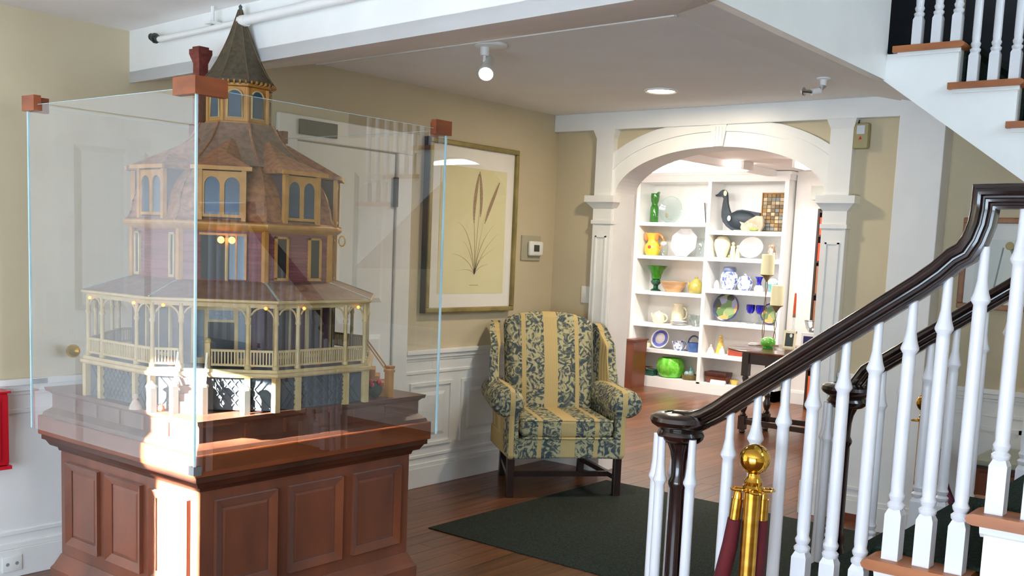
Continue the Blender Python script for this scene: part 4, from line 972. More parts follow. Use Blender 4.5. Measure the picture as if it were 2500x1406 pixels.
MB().prism([(-2.172, 2.205), (-2.153, 2.205), (-2.1625, 2.225)], 0, -.050, -.0515).build('mark', M_red, al)
MB().tube([(-.02, -2.135, 2.296), (-.02, -2.137, 2.318)], .006, 6).build('cable', M_black, al)
ou = thing('wall_outlet', 'white double outlet on the left wall baseboard', 'outlet', (-3.86, -.02, .02))
MB().rbox((-3.90, -.018, .03), (-3.815, -.026, .098), .003, 2).build('plate', M_plastic, ou)
for x in (-3.878, -3.838): MB().lathe([(.008, -.0265), (.008, -.0262)], (x, 0, .064), 10, 'y').build('socket', mat('grey plastic', '#8f9296', rough=.5), ou)
rb_ = thing('red_wall_box', 'red metal box fixed on the wainscot at the far left', 'box', (-4.06, 0, .5))
MB().rbox((-4.17, -.004, .515), (-3.895, -.10, .822), .012, 2).build('housing', M_red, rb_)
MB().rbox((-4.16, -.10, .535), (-3.935, -.110, .80), .006, 2).build('door', M_red, rb_)
MB().box((-4.18, 0, .500), (-3.89, -.105, .515)).build('rim', M_red, rb_); MB().box((-4.18, 0, .822), (-3.89, -.105, .830)).build('rim', M_red, rb_)

pipe = thing('ceiling_pipe', 'white sprinkler pipe along the beam with a dark head', 'pipe', (-3.36, -.4, 2.3))
pp = [(-3.365, -.36, 2.322), (-3.385, -.70, 2.322), (-3.41, -1.02, 2.324)]
MB().tube(pp, .012, 12).tube([(-3.41, -1.0, 2.324), (-3.47, -1.8, 2.330), (-3.56, -3.0, 2.335)], .019, 12).lathe([(.022, -.02), (.022, .02)], (-3.41, -1.0, 2.324), 12, 'y').build('pipe_run', M_white, pipe)
MB().tube([(-3.395, -.78, 2.335), (-3.395, -.78, 2.405)], .007, 8).box((-3.42, -.80, 2.335), (-3.37, -.76, 2.345)).build('hanger', M_white, pipe)
MB().tube([(-3.365, -.36, 2.322), (-3.362, -.325, 2.330)], .013, 10).lathe([(.022, -.330), (.022, -.322)], (-3.362, 0, 2.330), 10, 'y').tube([(-3.362, -.325, 2.33), (-3.360, -.295, 2.338)], .007, 8).lathe([(.016, -.298), (.016, -.294)], (-3.360, 0, 2.338), 10, 'y').build('sprinkler_head', mat('tarnished bronze', '#3a3f3d', '#5a605c', .4, metal=.6, scale=(9, 9, 9)), pipe)

spr = thing('sprinkler', 'white side ceiling sprinkler near the stair soffit', 'sprinkler', (-.72, -2.20, 2.44))
MB().lathe([(.035, 2.44), (.035, 2.434), (.012, 2.430)], (-.72, -2.20, 0), 14).tube([(-.72, -2.20, 2.436), (-.72, -2.20, 2.40), (-.735, -2.19, 2.375), (-.77, -2.16, 2.365)], .018, 10).build('elbow', M_white, spr)
MB().tube([(-.77, -2.16, 2.365), (-.815, -2.125, 2.365)], .011, 8).lathe([(.022, 0), (.022, .004)], (-.80, -2.135, 2.365), 10, 'y').build('head', mat('chrome', '#b8bcc0', rough=.15, metal=1.0), spr)

M_lit = mat('lit lamp face', '#fff4dd', rough=.4, emit=('#fff0d0', 30.0))
spot = thing('spot_lamp', 'white ceiling spot lamp with a lit head', 'lamp', (-2.17, -1.19, 2.44))
MB().lathe([(.075, 2.44), (.075, 2.428), (.070, 2.425)], (-2.17, -1.19, 0), 20, sx=1.0, sy=1.0).build('canopy', M_white, spot)
MB().lathe([(.022, 2.426), (.022, 2.395), (.018, 2.388)], (-2.185, -1.165, 0), 12).tube([(-2.185, -1.165, 2.39), (-2.185, -1.165, 2.355)], .007, 8).build('stem', M_white, spot)
hd = Vector((-.62, -.42, -.62)).normalized(); hc = Vector((-2.175, -1.175, 2.335))
q = hd.to_track_quat('Z', 'Y').to_matrix().to_4x4()
MB().lathe([(.001, -.075), (.026, -.072), (.030, -.06), (.030, .02), (.036, .03), (.036, .058), (.033, .058), (.031, .050)], (0, 0, 0), 18).xf(Matrix.Translation(hc) @ q).build('head', M_white, spot)
MB().lathe([(.031, .050), (.0001, .052)], (0, 0, 0), 18).xf(Matrix.Translation(hc) @ q).build('lens', M_lit, spot)
lamp('spot_light', 'SPOT', tuple(hc+hd*.075), hd, 34, (1.0, .84, .62), spot_size=math.radians(70), spot_blend=.6, shadow_soft_size=.03)

dl = thing('downlight', 'round recessed ceiling downlight before the arch', 'lamp', (-.70, -1.23, 2.44))
MB().lathe([(.075, 2.441), (.098, 2.441), (.098, 2.434), (.090, 2.430), (.078, 2.434), (.075, 2.441)], (-.70, -1.23, 0), 28, cap=False).build('ring', M_white, dl)
MB().lathe([(.078, 2.436), (.0001, 2.434)], (-.70, -1.23, 0), 28).build('lens', mat('warm lit lens', '#ffedc8', rough=.4, emit=('#ffe4b5', 14.0)), dl)
lamp('downlight_light', 'AREA', (-.70, -1.23, 2.425), (0, 0, -1), 11, (1.0, .84, .62), shape='DISK', size=.14)

# framed picture on the stair wall
pc = thing('framed_picture', 'pale drawing of glassware in a light wood frame beside the column', 'picture', (0, -3.05, 1.29))
y0, y1, z0, z1 = -3.36, -2.755, 1.288, 1.776; w = .030
M_lw = mat('light walnut frame', '#8a5d3c', '#a5744d', .45, scale=(20, 20, 20), contrast=(.3, .7))
for (a, b) in (((y0, z0), (y1, z0+w)), ((y0, z1-w), (y1, z1)), ((y0, z0+w), (y0+w, z1-w)), ((y1-w, z0+w), (y1, z1-w))): B((-.001, a[0], a[1]), (-.028, b[0], b[1])).build('frame', M_lw, pc, bevel=.005)
B((-.004, y0+w, z0+w), (-.014, y1-w, z1-w)).build('mat_board', mat('cool mat board', '#e3e6e4', '#e9ebe9', .7, scale=(5, 5, 5)), pc)
B((-.014, y0+.06, z0+.055), (-.0152, y1-.075, z1-.115)).build('paper', mat('pale green paper', '#d3ddd9', '#dde5e2', .7, scale=(3, 3, 3)), pc)
for i, (a, b, c, d_) in enumerate((((-2.93, 1.36), (-2.965, 1.62), .004, .004), ((-2.99, 1.63), (-3.10, 1.56), .010, .003), ((-3.0, 1.62), (-3.06, 1.50), .008, .003), ((-3.04, 1.60), (-3.16, 1.57), .004, .002), ((-3.05, 1.44), (-3.20, 1.46), .004, .002), ((-2.90, 1.36), (-3.2, 1.36), .003, .003))):
    m = MB(); p = Vector((-.0158, a[0], a[1])); q = Vector((-.0158, b[0], b[1])); d = (q-p).normalized(); nn = Vector((0, -d.z, d.y))
    m.add([p-nn*c, p+nn*c, q+nn*d_, q-nn*d_], [(0, 1, 2, 3)]); m.build('ink_stroke', mat('grey ink', '#8e9896', '#9ca5a3', .8, scale=(20, 20, 20)), pc)
MB().lathe([(.022, -.0157), (.022, -.0162)], (0, -2.995, 1.63), 12, 'x').build('ink_dot', M_ink, pc)

# small chest by the stair wall
cst = thing('chest', 'low red brown wooden chest with a pale top beside the stair wall', 'cabinet', (-.28, -3.25, 0))
B((-.50, -3.52, .03), (-.06, -3.05, .535)).build('body', M_brown, cst, bevel=.005)
B((-.52, -3.54, .535), (-.045, -3.03, .565)).build('top', mat('pale stone top', '#a6a08c', '#8f9a86', .35, scale=(6, 6, 6), contrast=(.3, .7)), cst, bevel=.005)
B((-.525, -3.545, .522), (-.04, -3.025, .536)).build('edge_moulding', M_dark, cst)
for (x, y) in ((-.46, -3.48), (-.10, -3.48), (-.46, -3.09), (-.10, -3.09)): B((x-.025, y-.025, 0), (x+.025, y+.025, .032)).build('foot', M_dark, cst)
B((-.503, -3.50, .30), (-.512, -3.07, .50)).build('drawer', M_brown, cst, bevel=.003)

# brass stanchions and velvet ropes
def stanchion(c, ztop, label):
    t = thing('stanchion', label, 'stanchion', c, 0, 'brass rope posts by the stairs')
    x, y, z = c; h = ztop-z; s = h/.99
    MB().lathe([(.15*s, 0), (.15*s, .008), (.135*s, .022), (.06*s, .036), (.035*s, .05), (.030*s, .06)], c, 28).build('base', M_brass2, t)
    MB().lathe([(.0235*s, .05), (.0235*s, h-.135*s)], c, 20).build('tube', M_brass2, t)
    MB().lathe([(.0235*s, h-.136*s), (.029*s, h-.132*s), (.029*s, h-.122*s), (.024*s, h-.116*s), (.026*s, h-.105*s), (.017*s, h-.092*s), (.016*s, h-.082*s), (.022*s, h-.078*s)], c, 20).build('collar', M_brass, t)
    MB().sphere((x, y, z+h-.043*s), .043*s, 24, 14).build('ball', M_brass, t)
    r = MB()
    ang0 = math.atan2(-.78, .624)
    for a in (ang0, ang0+PI, ang0+PI/2, ang0-PI/2):
        o = Vector((math.cos(a), math.sin(a), 0)); cc = Vector((x, y, z+h-.128*s))+o*.040*s
        r.tube([cc+o*math.cos(b)*.020*s+Vector((-o.y, o.x, 0))*math.sin(b)*.018*s for b in [2*PI*i/14 for i in range(14)]], .0032*s, 6, True)
    r.build('hook_rings', M_brass, t)
    return t
stanchion((-3.285, -3.150, 0), .995, 'polished brass stanchion with ball top before the near stair balusters')
stanchion((-1.175, -2.978, 0), .937, 'brass stanchion standing behind the stairs near the column')
def rope(name, label, hook, pts, m_, group='velvet ropes'):
    t = thing(name, label, 'rope', hook, 0, group)
    h = Vector(hook)
    MB().tube([h, h+(Vector(pts[0])-h)*.5, Vector(pts[0])], [.006, .012, .013], 10).tube([Vector(pts[0]), Vector(pts[1])], [.0165, .0165], 14).build('brass_end', M_brass2, t)
    _p = [Vector(pts[1])]+[Vector(p) for p in pts[2:]]; MB().tube(_p, [.019]+[.022+.0015*min(i, 4) for i in range(len(_p)-1)], 14).build('velvet_cord', m_, t)
hx, hy = -3.285, -3.150
def off(a, d): return (hx+.624*a+.78*d*0, hy-.78*a)
l1 = [(-3.285-.624*.040, -3.150+.78*.040, .853)]
def L_(a, b, z): return (hx+.624*a+.777*b, hy-.78*a+.617*b, z)
rope('velvet_rope', 'red velvet rope hanging from the left hook of the near stanchion', L_(-.035, .02, .862), [L_(-.036, .022, .835), L_(-.040, .024, .775), L_(-.046, .03, .70), L_(-.058, .05, .60), L_(-.075, .08, .45), L_(-.10, .12, .28), L_(-.16, .2, .12), L_(-.30, .3, .05), L_(-.60, .4, .035)], M_rope)
rope('velvet_rope', 'red velvet rope hanging from the right hook of the near stanchion', L_(.036, .02, .862), [L_(.036, .022, .835), L_(.036, .022, .775), L_(.035, .024, .70), L_(.032, .025, .60), L_(.028, .03, .45), L_(.028, .04, .28), L_(.04, .06, .12), L_(.10, .05, .045), L_(.30, -.05, .03)], M_rope)
hx, hy = -1.175, -2.978
rope('velvet_rope', 'maroon velvet rope hanging from the far stanchion', L_(.036, .0, .805), [L_(.038, 0, .785), L_(.038, 0, .73), L_(.045, .0, .60), L_(.07, 0, .40), L_(.16, 0, .20), L_(.26, 0, .14), L_(.36, .3, .20), L_(.42, .7, .36), L_(.46, 1.02, .60)], M_rope2)

# ================================================================== FAR ROOM
BX, BD = 4.327, .34
bk = thing('built_in_bookcase', 'white built in bookcase filled with china and glass beyond the arch', 'bookcase', (BX+BD/2, 1.11, 0))
M_bk = mat('bookcase white paint', '#eeeeec', '#f3f3f1', .5, scale=(4, 4, 4))
BY0, BY1, BYM = .185, 2.03, 1.10
B((BX+BD-.02, BY0, 0), (BX+BD, BY1, 2.43)).build('back_board', M_bk, bk)
B((BX, BY0, 0), (BX+BD-.02, BY0+.045, 2.33)).build('side_panel', M_bk, bk)
B((BX, BY1-.045, 0), (BX+BD-.02, BY1, 2.33)).build('side_panel', M_bk, bk)
B((BX, BYM-.021, .10), (BX+BD-.02, BYM+.021, 2.33)).build('divider', M_bk, bk)
MB().box((BX, BY0, 2.33), (BX+BD-.02, BY1, 2.345)).box((BX-.012, BY0-.012, 2.345), (BX+BD-.02, BY1, 2.40)).box((BX-.03, BY0-.03, 2.40), (BX+BD-.02, BY1, 2.432)).build('crown', M_bk, bk)
B((BX, BY0, 0), (BX+BD-.02, BY1, .118)).build('base', M_bk, bk)
LZ = [1.88, 1.505, 1.098, .727, .435]; RZ = [1.805, 1.515, 1.165, .811, .447]
for z in LZ: B((BX+.003, BYM+.021, z-.040), (BX+BD-.02, BY1-.045, z)).build('shelf', M_bk, bk)
for z in RZ: B((BX+.003, BY0+.045, z-.046), (BX+BD-.02, BYM-.021, z)).build('shelf', M_bk, bk)
IX = BX+.15
LZ = LZ+[.118]; RZ = RZ+[.118]
def cmat(n, a, b=None, rough=.2, **k): return mat(n, a, b or a, rough, scale=k.pop('scale', (14, 14, 14)), **k)
M_greenglass = cmat('green glass', '#2c7a1f', '#3f9a28', .08, trans=.35, coat=.4)
M_dkgreen = cmat('dark green glass', '#0e4632', '#17633f', .08, trans=.3, coat=.4)
M_lime = cmat('bright green glass', '#5fcf2c', '#98ec62', .10, trans=.12, coat=.4, contrast=(.3, .7), scale=(25, 25, 25))
M_yellow = cmat('yellow glaze', '#e3b52c', '#efc94a', .25, coat=.3)
M_orange = cmat('orange glaze', '#d9813a', '#e2945a', .25, coat=.3)
M_creamg = cmat('cream glaze', '#e9e0bf', '#efe7c9', .25, coat=.3)
M_porc = cmat('white porcelain', '#efeff0', '#f5f5f5', .15, coat=.4)
M_bw = cmat('blue and white china', '#5b72b8', '#eef0f5', .2, coat=.4, contrast=(.42, .50), scale=(26, 26, 26))
M_cobalt = cmat('cobalt glass', '#15139c', '#2523c4', .08, trans=.25, coat=.4)
M_blue = cmat('blue glaze', '#3f62a0', '#4f74b4', .25, coat=.3)
M_slate = cmat('slate ceramic', '#47586a', '#5a6c7e', .4)
M_tan = cmat('tan wood bowl', '#c49a6c', '#d4ae84', .4, scale=(4, 4, 30))
M_ochg = cmat('olive glaze', '#a89a45', '#c0b35c', .3, coat=.3)
M_turq = cmat('turquoise glaze', '#3fb3bd', '#78cdd4', .25, coat=.3)
M_dkred = cmat('dark red cloth', '#6a2326', '#7f3030', .7)
M_dkgr = cmat('dark green cloth', '#1f4a3d', '#2a5a4b', .7)
M_figgold = cmat('gold figure paint', '#d9b64e', '#e9cd78', .45, scale=(30, 30, 30))
M_figpink = cmat('pink figure paint', '#e3c2bd', '#f0e0da', .45, scale=(30, 30, 30))
M_figcream = cmat('cream figure paint', '#e6deaa', '#efe9c3', .45, scale=(30, 30, 30))
M_figbrown = cmat('brown figure paint', '#9a7a62', '#d8c4b0', .5, contrast=(.4, .6), scale=(40, 40, 40))
M_wick = cmat('wicker', '#6b5a2e', '#8d7a44', .7, scale=(40, 40, 40), contrast=(.3, .7))
M_floral = bpy.data.materials.new('painted floral plate'); M_floral.use_nodes = True
def _floral():
    nt = M_floral.node_tree; N = nt.nodes; L = nt.links; b = N['Principled BSDF']; b.inputs['Roughness'].default_value = .2
    tc = N.new('ShaderNodeTexCoord'); vo = N.new('ShaderNodeTexVoronoi'); vo.inputs['Scale'].default_value = 13; L.new(tc.outputs['Object'], vo.inputs['Vector'])
    r = N.new('ShaderNodeValToRGB'); cr = r.color_ramp; cr.interpolation = 'CONSTANT'
    cr.elements[0].position = 0; cr.elements[0].color = srgb('#c9a063'); cr.elements[1].position = .30; cr.elements[1].color = srgb('#5f7f50')
    for p, c in ((.5, '#8aa06c'), (.68, '#8f93b8'), (.82, '#36433a')): e = cr.elements.new(p); e.color = srgb(c)
    sp = N.new('ShaderNodeSeparateColor'); L.new(vo.outputs['Color'], sp.inputs[0]); L.new(sp.outputs[0], r.inputs[0]); L.new(r.outputs[0], b.inputs['Base Color'])
_floral()

def item(name, label, cat, y, z, parts, x=IX, group=None):
    """parts: list of (part name, material, builder(MB) in local coords)"""
    t = thing(name, label, cat, (x, y, z), 0, group)
    for (n, m_, fn) in parts:
        mb = MB(); fn(mb); mb.build(n, m_, t, local=True)
    return t
def L(prof, seg=18, **k): return lambda m: m.lathe(prof, (0, 0, 0), seg, **k)
def plate_up(r, t=.012, tilt=.18, zc=None, seg=24, ry=None):
    """dish standing on its rim, facing -x, leaning back"""
    def fn(m):
        prof = [(.0001, .010), (r*.55, .010), (r*.64, .004), (r*.97, -.016), (r, -.014), (r*.66, .016), (r*.3, .020), (.0001, .020)]
        n0 = len(m.v); m.lathe(prof, (0, 0, 0), seg, 'x')
        M_ = Matrix.Translation((0, 0, zc or r*math.cos(tilt)+.003)) @ Matrix.Rotation(tilt, 4, 'Y')
        m.v[n0:] = [tuple(M_ @ Vector((v[0], v[1]*(1 if ry is None else ry), v[2]))) for v in m.v[n0:]]
    return fn
def disc_up(r, d, tilt=.18, seg=24, R=None, r_in=0.0):
    R = R or r
    def fn(m):
        n0 = len(m.v); ri = max(r_in, .0001); prof = [(ri, -d-.002), (r, -d-.002), (r, -d), (ri, -d), (ri, -d-.002)]
        m.lathe(prof, (0, 0, 0), seg, 'x', cap=False)
        M_ = Matrix.Translation((0, 0, R*math.cos(tilt)+.003)) @ Matrix.Rotation(tilt, 4, 'Y'); m.v[n0:] = [tuple(M_ @ Vector(v)) for v in m.v[n0:]]
    return fn
def handle(y, z, ry, rz, r=.007, s=1): return lambda m: m.tube([(0, y+s*ry*math.sin(a), z+rz*math.cos(a)) for a in [PI*i/10 for i in range(11)]], r, 8)
def spout(y0, z0, y1, z1, s=1): return lambda m: m.tube([(0, s*y0, z0), (0, s*(y0*.5+y1*.5), z0+(z1-z0)*.25), (0, s*y1, z1)], [.016, .012, .008], 8)

# left column, top to bottom
item('glass_bottle', 'tall dark green glass bottle vase on the top left bookcase shelf', 'vase', 1.875, LZ[0], [('glass', M_greenglass, L([(.048, 0), (.050, .01), (.048, .17), (.036, .20), (.034, .215), (.046, .25), (.050, .30), (.046, .335), (.040, .335), (.042, .30), (.030, .23)])), ('lip', M_greenglass, lambda m: m.prism([(-.045, .32), (-.005, .32), (-.05, .352)], 0, -.02, .02))])
item('glass_plate', 'large clear glass plate standing on the top left shelf', 'plate', 1.66, LZ[0], [('dish', M_clear, plate_up(.150)), ('etching', cmat('etched motif', '#8b8a70', '#a3a58e', .6), lambda m: m.sphere((-.03, .03, .09), (.006, .022, .034), 10, 6)), ('rim', cmat('pale green rim', '#9fbcb0', '#b9d2c8', .2), lambda m: m.tube([(-.012+.18*(.15+.15*math.sin(a))*0, .150*math.cos(a), .151+.148*math.sin(a)) for a in [2*PI*i/32 for i in range(32)]], .0035, 6, True))])
item('leaning_picture', 'thin black edged picture frame leaning at the right of the top left shelf', 'picture', 1.150, LZ[0], [('panel', M_porc, lambda m: m.hexa([(-.11, -.004, 0), (.05, -.004, 0), (.05, .004, 0), (-.11, .004, 0)], [(-.11, .026, .225), (.05, .026, .225), (.05, .034, .225), (-.11, .034, .225)])), ('edge', M_black, lambda m: m.bar((-.112, -.006, 0), (-.112, .024, .225), .006, .008))])
item('yellow_pitcher', 'yellow figural pottery pitcher with orange handle on the second left shelf', 'pitcher', 1.87, LZ[1], [
    ('body', M_yellow, L([(.070, 0), (.085, .02), (.098, .07), (.088, .115), (.062, .15), (.060, .19), (.075, .235), (.092, .255), (.084, .255), (.055, .19), (.05, .15)])),
    ('ear', M_orange, lambda m: m.sphere((-.03, .075, .215), (.02, .03, .05), 8, 6).sphere((-.03, -.060, .215), (.02, .03, .05), 8, 6)),
    ('handle', M_orange, handle(-.075, .16, .065, .075, .013, -1)),
    ('flower', cmat('red flower paint', '#b7352a', '#d0503c', .4), lambda m: m.sphere((-.092, -.01, .095), (.012, .022, .020), 8, 6))])
item('glass_tumbler', 'small clear glass with a white blossom beside the yellow pitcher', 'glass', 1.728, LZ[1], [('bowl', M_clear, L([(.045, 0), (.05, .01), (.058, .09), (.05, .14), (.054, .15)])), ('blossom', M_porc, lambda m: m.sphere((0, 0, .14), (.03, .042, .026), 10, 6))])
def octplate(m):
    n0 = len(m.v); m.lathe([(.0001, .004), (.10, .004), (.165, -.022), (.172, -.020), (.11, .014), (.0001, .014)], (0, 0, 0), 8, 'x', False, ph=PI/8)
    M_ = Matrix.Translation((0, 0, .158)) @ Matrix.Rotation(.2, 4, 'Y'); m.v[n0:] = [tuple(M_ @ Vector(v)) for v in m.v[n0:]]
item('octagonal_platter', 'big white octagonal glass platter standing on the second left shelf', 'platter', 1.458, LZ[1], [('dish', cmat('milky glass', '#dfe3e6', '#e9edef', .1, coat=.5), octplate)])
item('glass_jar', 'clear glass jar at the right end of the second left shelf', 'jar', 1.245, LZ[1], [('jar', M_clear, L([(.055, 0), (.06, .02), (.055, .15), (.035, .18), (.045, .21)]))])
item('green_goblet', 'flared green glass pedestal vase on the third left shelf', 'vase', 1.80, LZ[2], [('cup', M_greenglass, L([(.030, .125), (.055, .14), (.062, .19), (.085, .24), (.128, .292), (.120, .292), (.075, .235), (.05, .19)])), ('stem', M_dkgreen, L([(.062, 0), (.060, .012), (.030, .03), (.028, .06), (.052, .085), (.062, .105), (.050, .128), (.040, .135)]))])
item('wooden_bowl', 'flared tan wooden bowl on the third left shelf', 'bowl', 1.555, LZ[2], [('bowl', M_tan, L([(.085, 0), (.09, .008), (.125, .06), (.155, .118), (.148, .118), (.10, .04), (.0001, .02)]))], x=IX-.02)
item('olive_teapot', 'olive green lidded teapot at the right of the third left shelf', 'teapot', 1.275, LZ[2], [('body', M_ochg, L([(.06, 0), (.085, .03), (.09, .07), (.075, .115), (.05, .135)])), ('lid', M_ochg, L([(.055, .132), (.045, .15), (.015, .165), (.018, .18), (.0001, .192)])), ('spout', M_ochg, spout(.07, .07, .105, .13, 1))])
item('cream_teapot', 'short cream teapot on the fourth left shelf', 'teapot', 1.735, LZ[3], [('body', M_creamg, L([(.055, 0), (.070, .02), (.072, .08), (.060, .105)])), ('lid', M_creamg, L([(.062, .105), (.045, .125), (.012, .135), (.014, .148), (.0001, .155)])), ('handle', M_creamg, handle(-.066, .065, .045, .042, .009, -1)), ('spout', M_creamg, spout(.062, .05, .10, .11, 1))])
item('cream_pitcher', 'tall cream pitcher behind the teapot on the fourth left shelf', 'pitcher', 1.525, LZ[3], [('body', M_creamg, L([(.070, 0), (.078, .03), (.076, .12), (.062, .19), (.052, .215), (.060, .24), (.052, .24), (.045, .2)])), ('handle', M_creamg, handle(-.066, .13, .05, .065, .010, -1))], x=IX+.07)
for i in range(3): item('white_dish', ('bottom', 'middle', 'top')[i]+' white dish of the low stack on the fourth left shelf', 'dish', 1.44, LZ[3]+.016*i, [('dish', M_porc, L([(.06, 0), (.065, .004), (.098, .016), (.094, .018), (.06, .008), (.0001, .008)]))], x=IX-.06, group='stacked white dishes')
item('glass_bowl', 'clear glass bowl at the right of the fourth left shelf', 'bowl', 1.25, LZ[3], [('bowl', M_clear, L([(.04, 0), (.045, .01), (.085, .08), (.098, .13), (.092, .13), (.07, .06), (.0001, .015)]))])
item('shell_dish', 'low cream shell dish at the left of the fifth left shelf', 'dish', 1.89, LZ[4], [('dish', M_creamg, L([(.06, 0), (.07, .008), (.088, .05), (.082, .054), (.05, .02), (.0001, .015)], sx=.7)), ('mound', M_figcream, lambda m: m.sphere((0, 0, .04), (.045, .07, .03), 12, 7))])
item('blue_rim_plate', 'white plate with blue floral rim standing on the fifth left shelf', 'plate', 1.695, LZ[4], [('dish', M_porc, plate_up(.118, tilt=.35)), ('blue_band', cmat('blue painted band', '#4f55b8', '#6d76c9', .2, contrast=(.35, .65), scale=(40, 40, 40)), disc_up(.098, .012, .35, 28, .118, .066))])
item('blue_creamer', 'small pale blue and white creamer on the fifth left shelf', 'creamer', 1.45, LZ[4], [('body', M_bw, L([(.045, 0), (.060, .02), (.066, .06), (.050, .10), (.056, .115)])), ('handle', M_bw, handle(-.056, .06, .04, .038, .008, -1)), ('spout', M_bw, spout(.05, .06, .085, .10, 1))])
item('blue_saucer', 'pale plate standing behind the blue creamer', 'plate', 1.375, LZ[4], [('dish', M_porc, plate_up(.062, tilt=.2))], x=IX+.09)
item('blue_basket', 'blue pot with a dark hooped handle on the fifth left shelf', 'basket', 1.255, LZ[4], [('pot', M_blue, L([(.060, 0), (.068, .015), (.072, .10), (.066, .105), (.06, .05)])), ('hoop', M_slate, lambda m: m.tube([(0, .075*math.cos(a), .09+.092*math.sin(a)) for a in [PI*i/14 for i in range(15)]], .010, 8))])
item('red_book', 'dark red book lying on a cream box on the bottom left shelf', 'book', 1.895, LZ[5]+.05, [('cover', M_dkred, lambda m: m.rbox((-.07, -.075, 0), (.07, .075, .036), .004, 1)), ('pages', M_creamg, lambda m: m.box((-.066, -.077, .004), (.066, -.0745, .032)))])
item('cream_box', 'cream box under the dark red book on the bottom left shelf', 'box', 1.888, LZ[5], [('box', cmat('cream card', '#c9c092', '#d8cfa6', .7), lambda m: m.rbox((-.07, -.07, 0), (.07, .07, .050), .003, 1))])
item('green_box', 'small dark green box on the bottom left shelf', 'box', 1.762, LZ[5], [('box', M_dkgr, lambda m: m.rbox((-.06, -.058, 0), (.06, .058, .058), .004, 1)), ('lid', M_dkgr, lambda m: m.rbox((-.063, -.061, .058), (.063, .061, .072), .004, 1))], x=IX-.06)
def lobes(r, h, n, amp):
    def fn(m):
        seg = 36; prof = [(.55, 0), (.72, .04), (.96, .30), (1.0, .55), (.93, .80), (.80, .96), (.72, 1.0), (.68, .97), (.80, .6)]
        vs_ = []
        for (a, b) in prof:
            for k in range(seg):
                t = 2*PI*k/seg; rr = r*a*(1+amp*math.cos(n*t)); vs_.append((rr*math.cos(t)*.85, rr*math.sin(t), h*b))
        m.add(vs_, [(i*seg+k, i*seg+(k+1) % seg, (i+1)*seg+(k+1) % seg, (i+1)*seg+k) for i in range(len(prof)-1) for k in range(seg)]+[tuple(range(seg-1, -1, -1))], True)
    return fn
item('green_glass_bowl', 'large bright green lobed glass bowl on the bottom left shelf', 'bowl', 1.528, LZ[5], [('bowl', M_lime, lobes(.160, .225, 9, .05))], x=IX-.02)
item('wicker_basket', 'low wicker basket with teal contents on the bottom left shelf', 'basket', 1.268, LZ[5], [('basket', M_wick, L([(.07, 0), (.088, .02), (.092, .06), (.085, .06), (.08, .02)])), ('cloth', cmat('grey teal cloth', '#8fb0ac', '#c2d2cf', .7, contrast=(.35, .65)), lambda m: m.sphere((0, .03, .065), (.055, .04, .035), 10, 7).sphere((0, -.02, .07), (.045, .035, .045), 10, 7)), ('bird', M_turq, lambda m: m.lathe([(.0001, .09), (.02, .10), (.014, .13), (.0001, .148)], (0, -.01, 0), 8))], x=IX-.03)

# right column
def goose_poly():
    pts = [(.29, 1.0*.386), (.255, .40), (.225, .432), (.196, .448), (.166, .442), (.145, .415), (.138, .37), (.128, .30), (.108, .235), (.085, .19), (.05, .205), (.01, .225), (-.05, .232), (-.12, .222), (-.20, .208), (-.27, .20), (-.26, .165), (-.20, .10), (-.13, .045), (-.05, .012), (.02, .004), (.07, .012), (.13, .05), (.175, .10), (.195, .155), (.198, .21), (.190, .29), (.182, .35), (.20, .372), (.235, .374), (.288, .376)]
    return pts
gs = thing('goose_decoy', 'black wooden goose decoy with a long neck on the top right shelf', 'decoy', (IX-.03, .80, RZ[0]), 0)
pts = goose_poly(); g = MB(); n = len(pts); rings = [(-.030, .93), (-.036, .985), (0, 1.0), (.036, .985), (.030, .93)]
gc = (.0, .13)
# body as thick silhouette board with softened faces
g.prism([(y, z) for y, z in pts], 0, -.020, .020); g.build('silhouette', M_black2 if False else cmat('charcoal decoy paint', '#1f2a33', '#2a3741', .55), gs, local=True, bevel=.006)
MB().sphere((0, -.05, .12), (.062, .19, .105), 18, 10).build('body', MATS['charcoal decoy paint'], gs, local=True)
MB().lathe([(.020, -.0225), (.020, -.0205)], (0, .162, .408), 12, 'x', sy=1.5).build('cheek_patch', M_figcream, gs, local=True)
MB().lathe([(.020, -.068), (.020, -.064)], (0, .075, .135), 12, 'x', sy=1.5).build('price_tag', M_porc, gs, local=True)
MB().box((-.05, -.07, -.0), (.03, .02, .010)).build('stand', M_plastic, gs, local=True)
item('fish_ornament', 'pale fish shaped ornament in front of the goose tail', 'ornament', .595, RZ[0], [('body', cmat('pale stoneware', '#a3957f', '#bdb09b', .6), lambda m: m.prism([(.135, .10), (.11, .07), (.12, .035), (.10, .0), (-.11, .0), (-.14, .06), (-.13, .16), (-.06, .165), (.02, .125), (.08, .085)], 0, -.02, .02)), ('stripe', M_figbrown, lambda m: m.bar((-.022, .05, .10), (-.022, -.10, .045), .006, .012)), ('moss', cmat('moss', '#8fa04a', '#a8b662', .8), lambda m: m.sphere((-.03, -.04, .018), (.015, .05, .018), 10, 6))], x=IX-.115)
tr = thing('type_tray', 'weathered wooden letterpress type tray leaning on the top right shelf', 'tray', (IX-.02, .40, RZ[0]), 0)
m = MB(); m.box((.0, -.125, 0), (.018, .125, .405)); m.build('board', M_wick, tr, local=True)
for i in range(10):
    for j in range(5):
        y = -.118+.047*j; z = .012+.039*i
        c = random.choice(('#8a7a60', '#a39278', '#6d5c45', '#b9a98c', '#7b7f80', '#927040'))
        MB().box((-.012, y+.003, z+.003), (0, y+.044, z+.036)).build('type_block', cmat('type block '+c, c, rough=.7), tr, local=True)
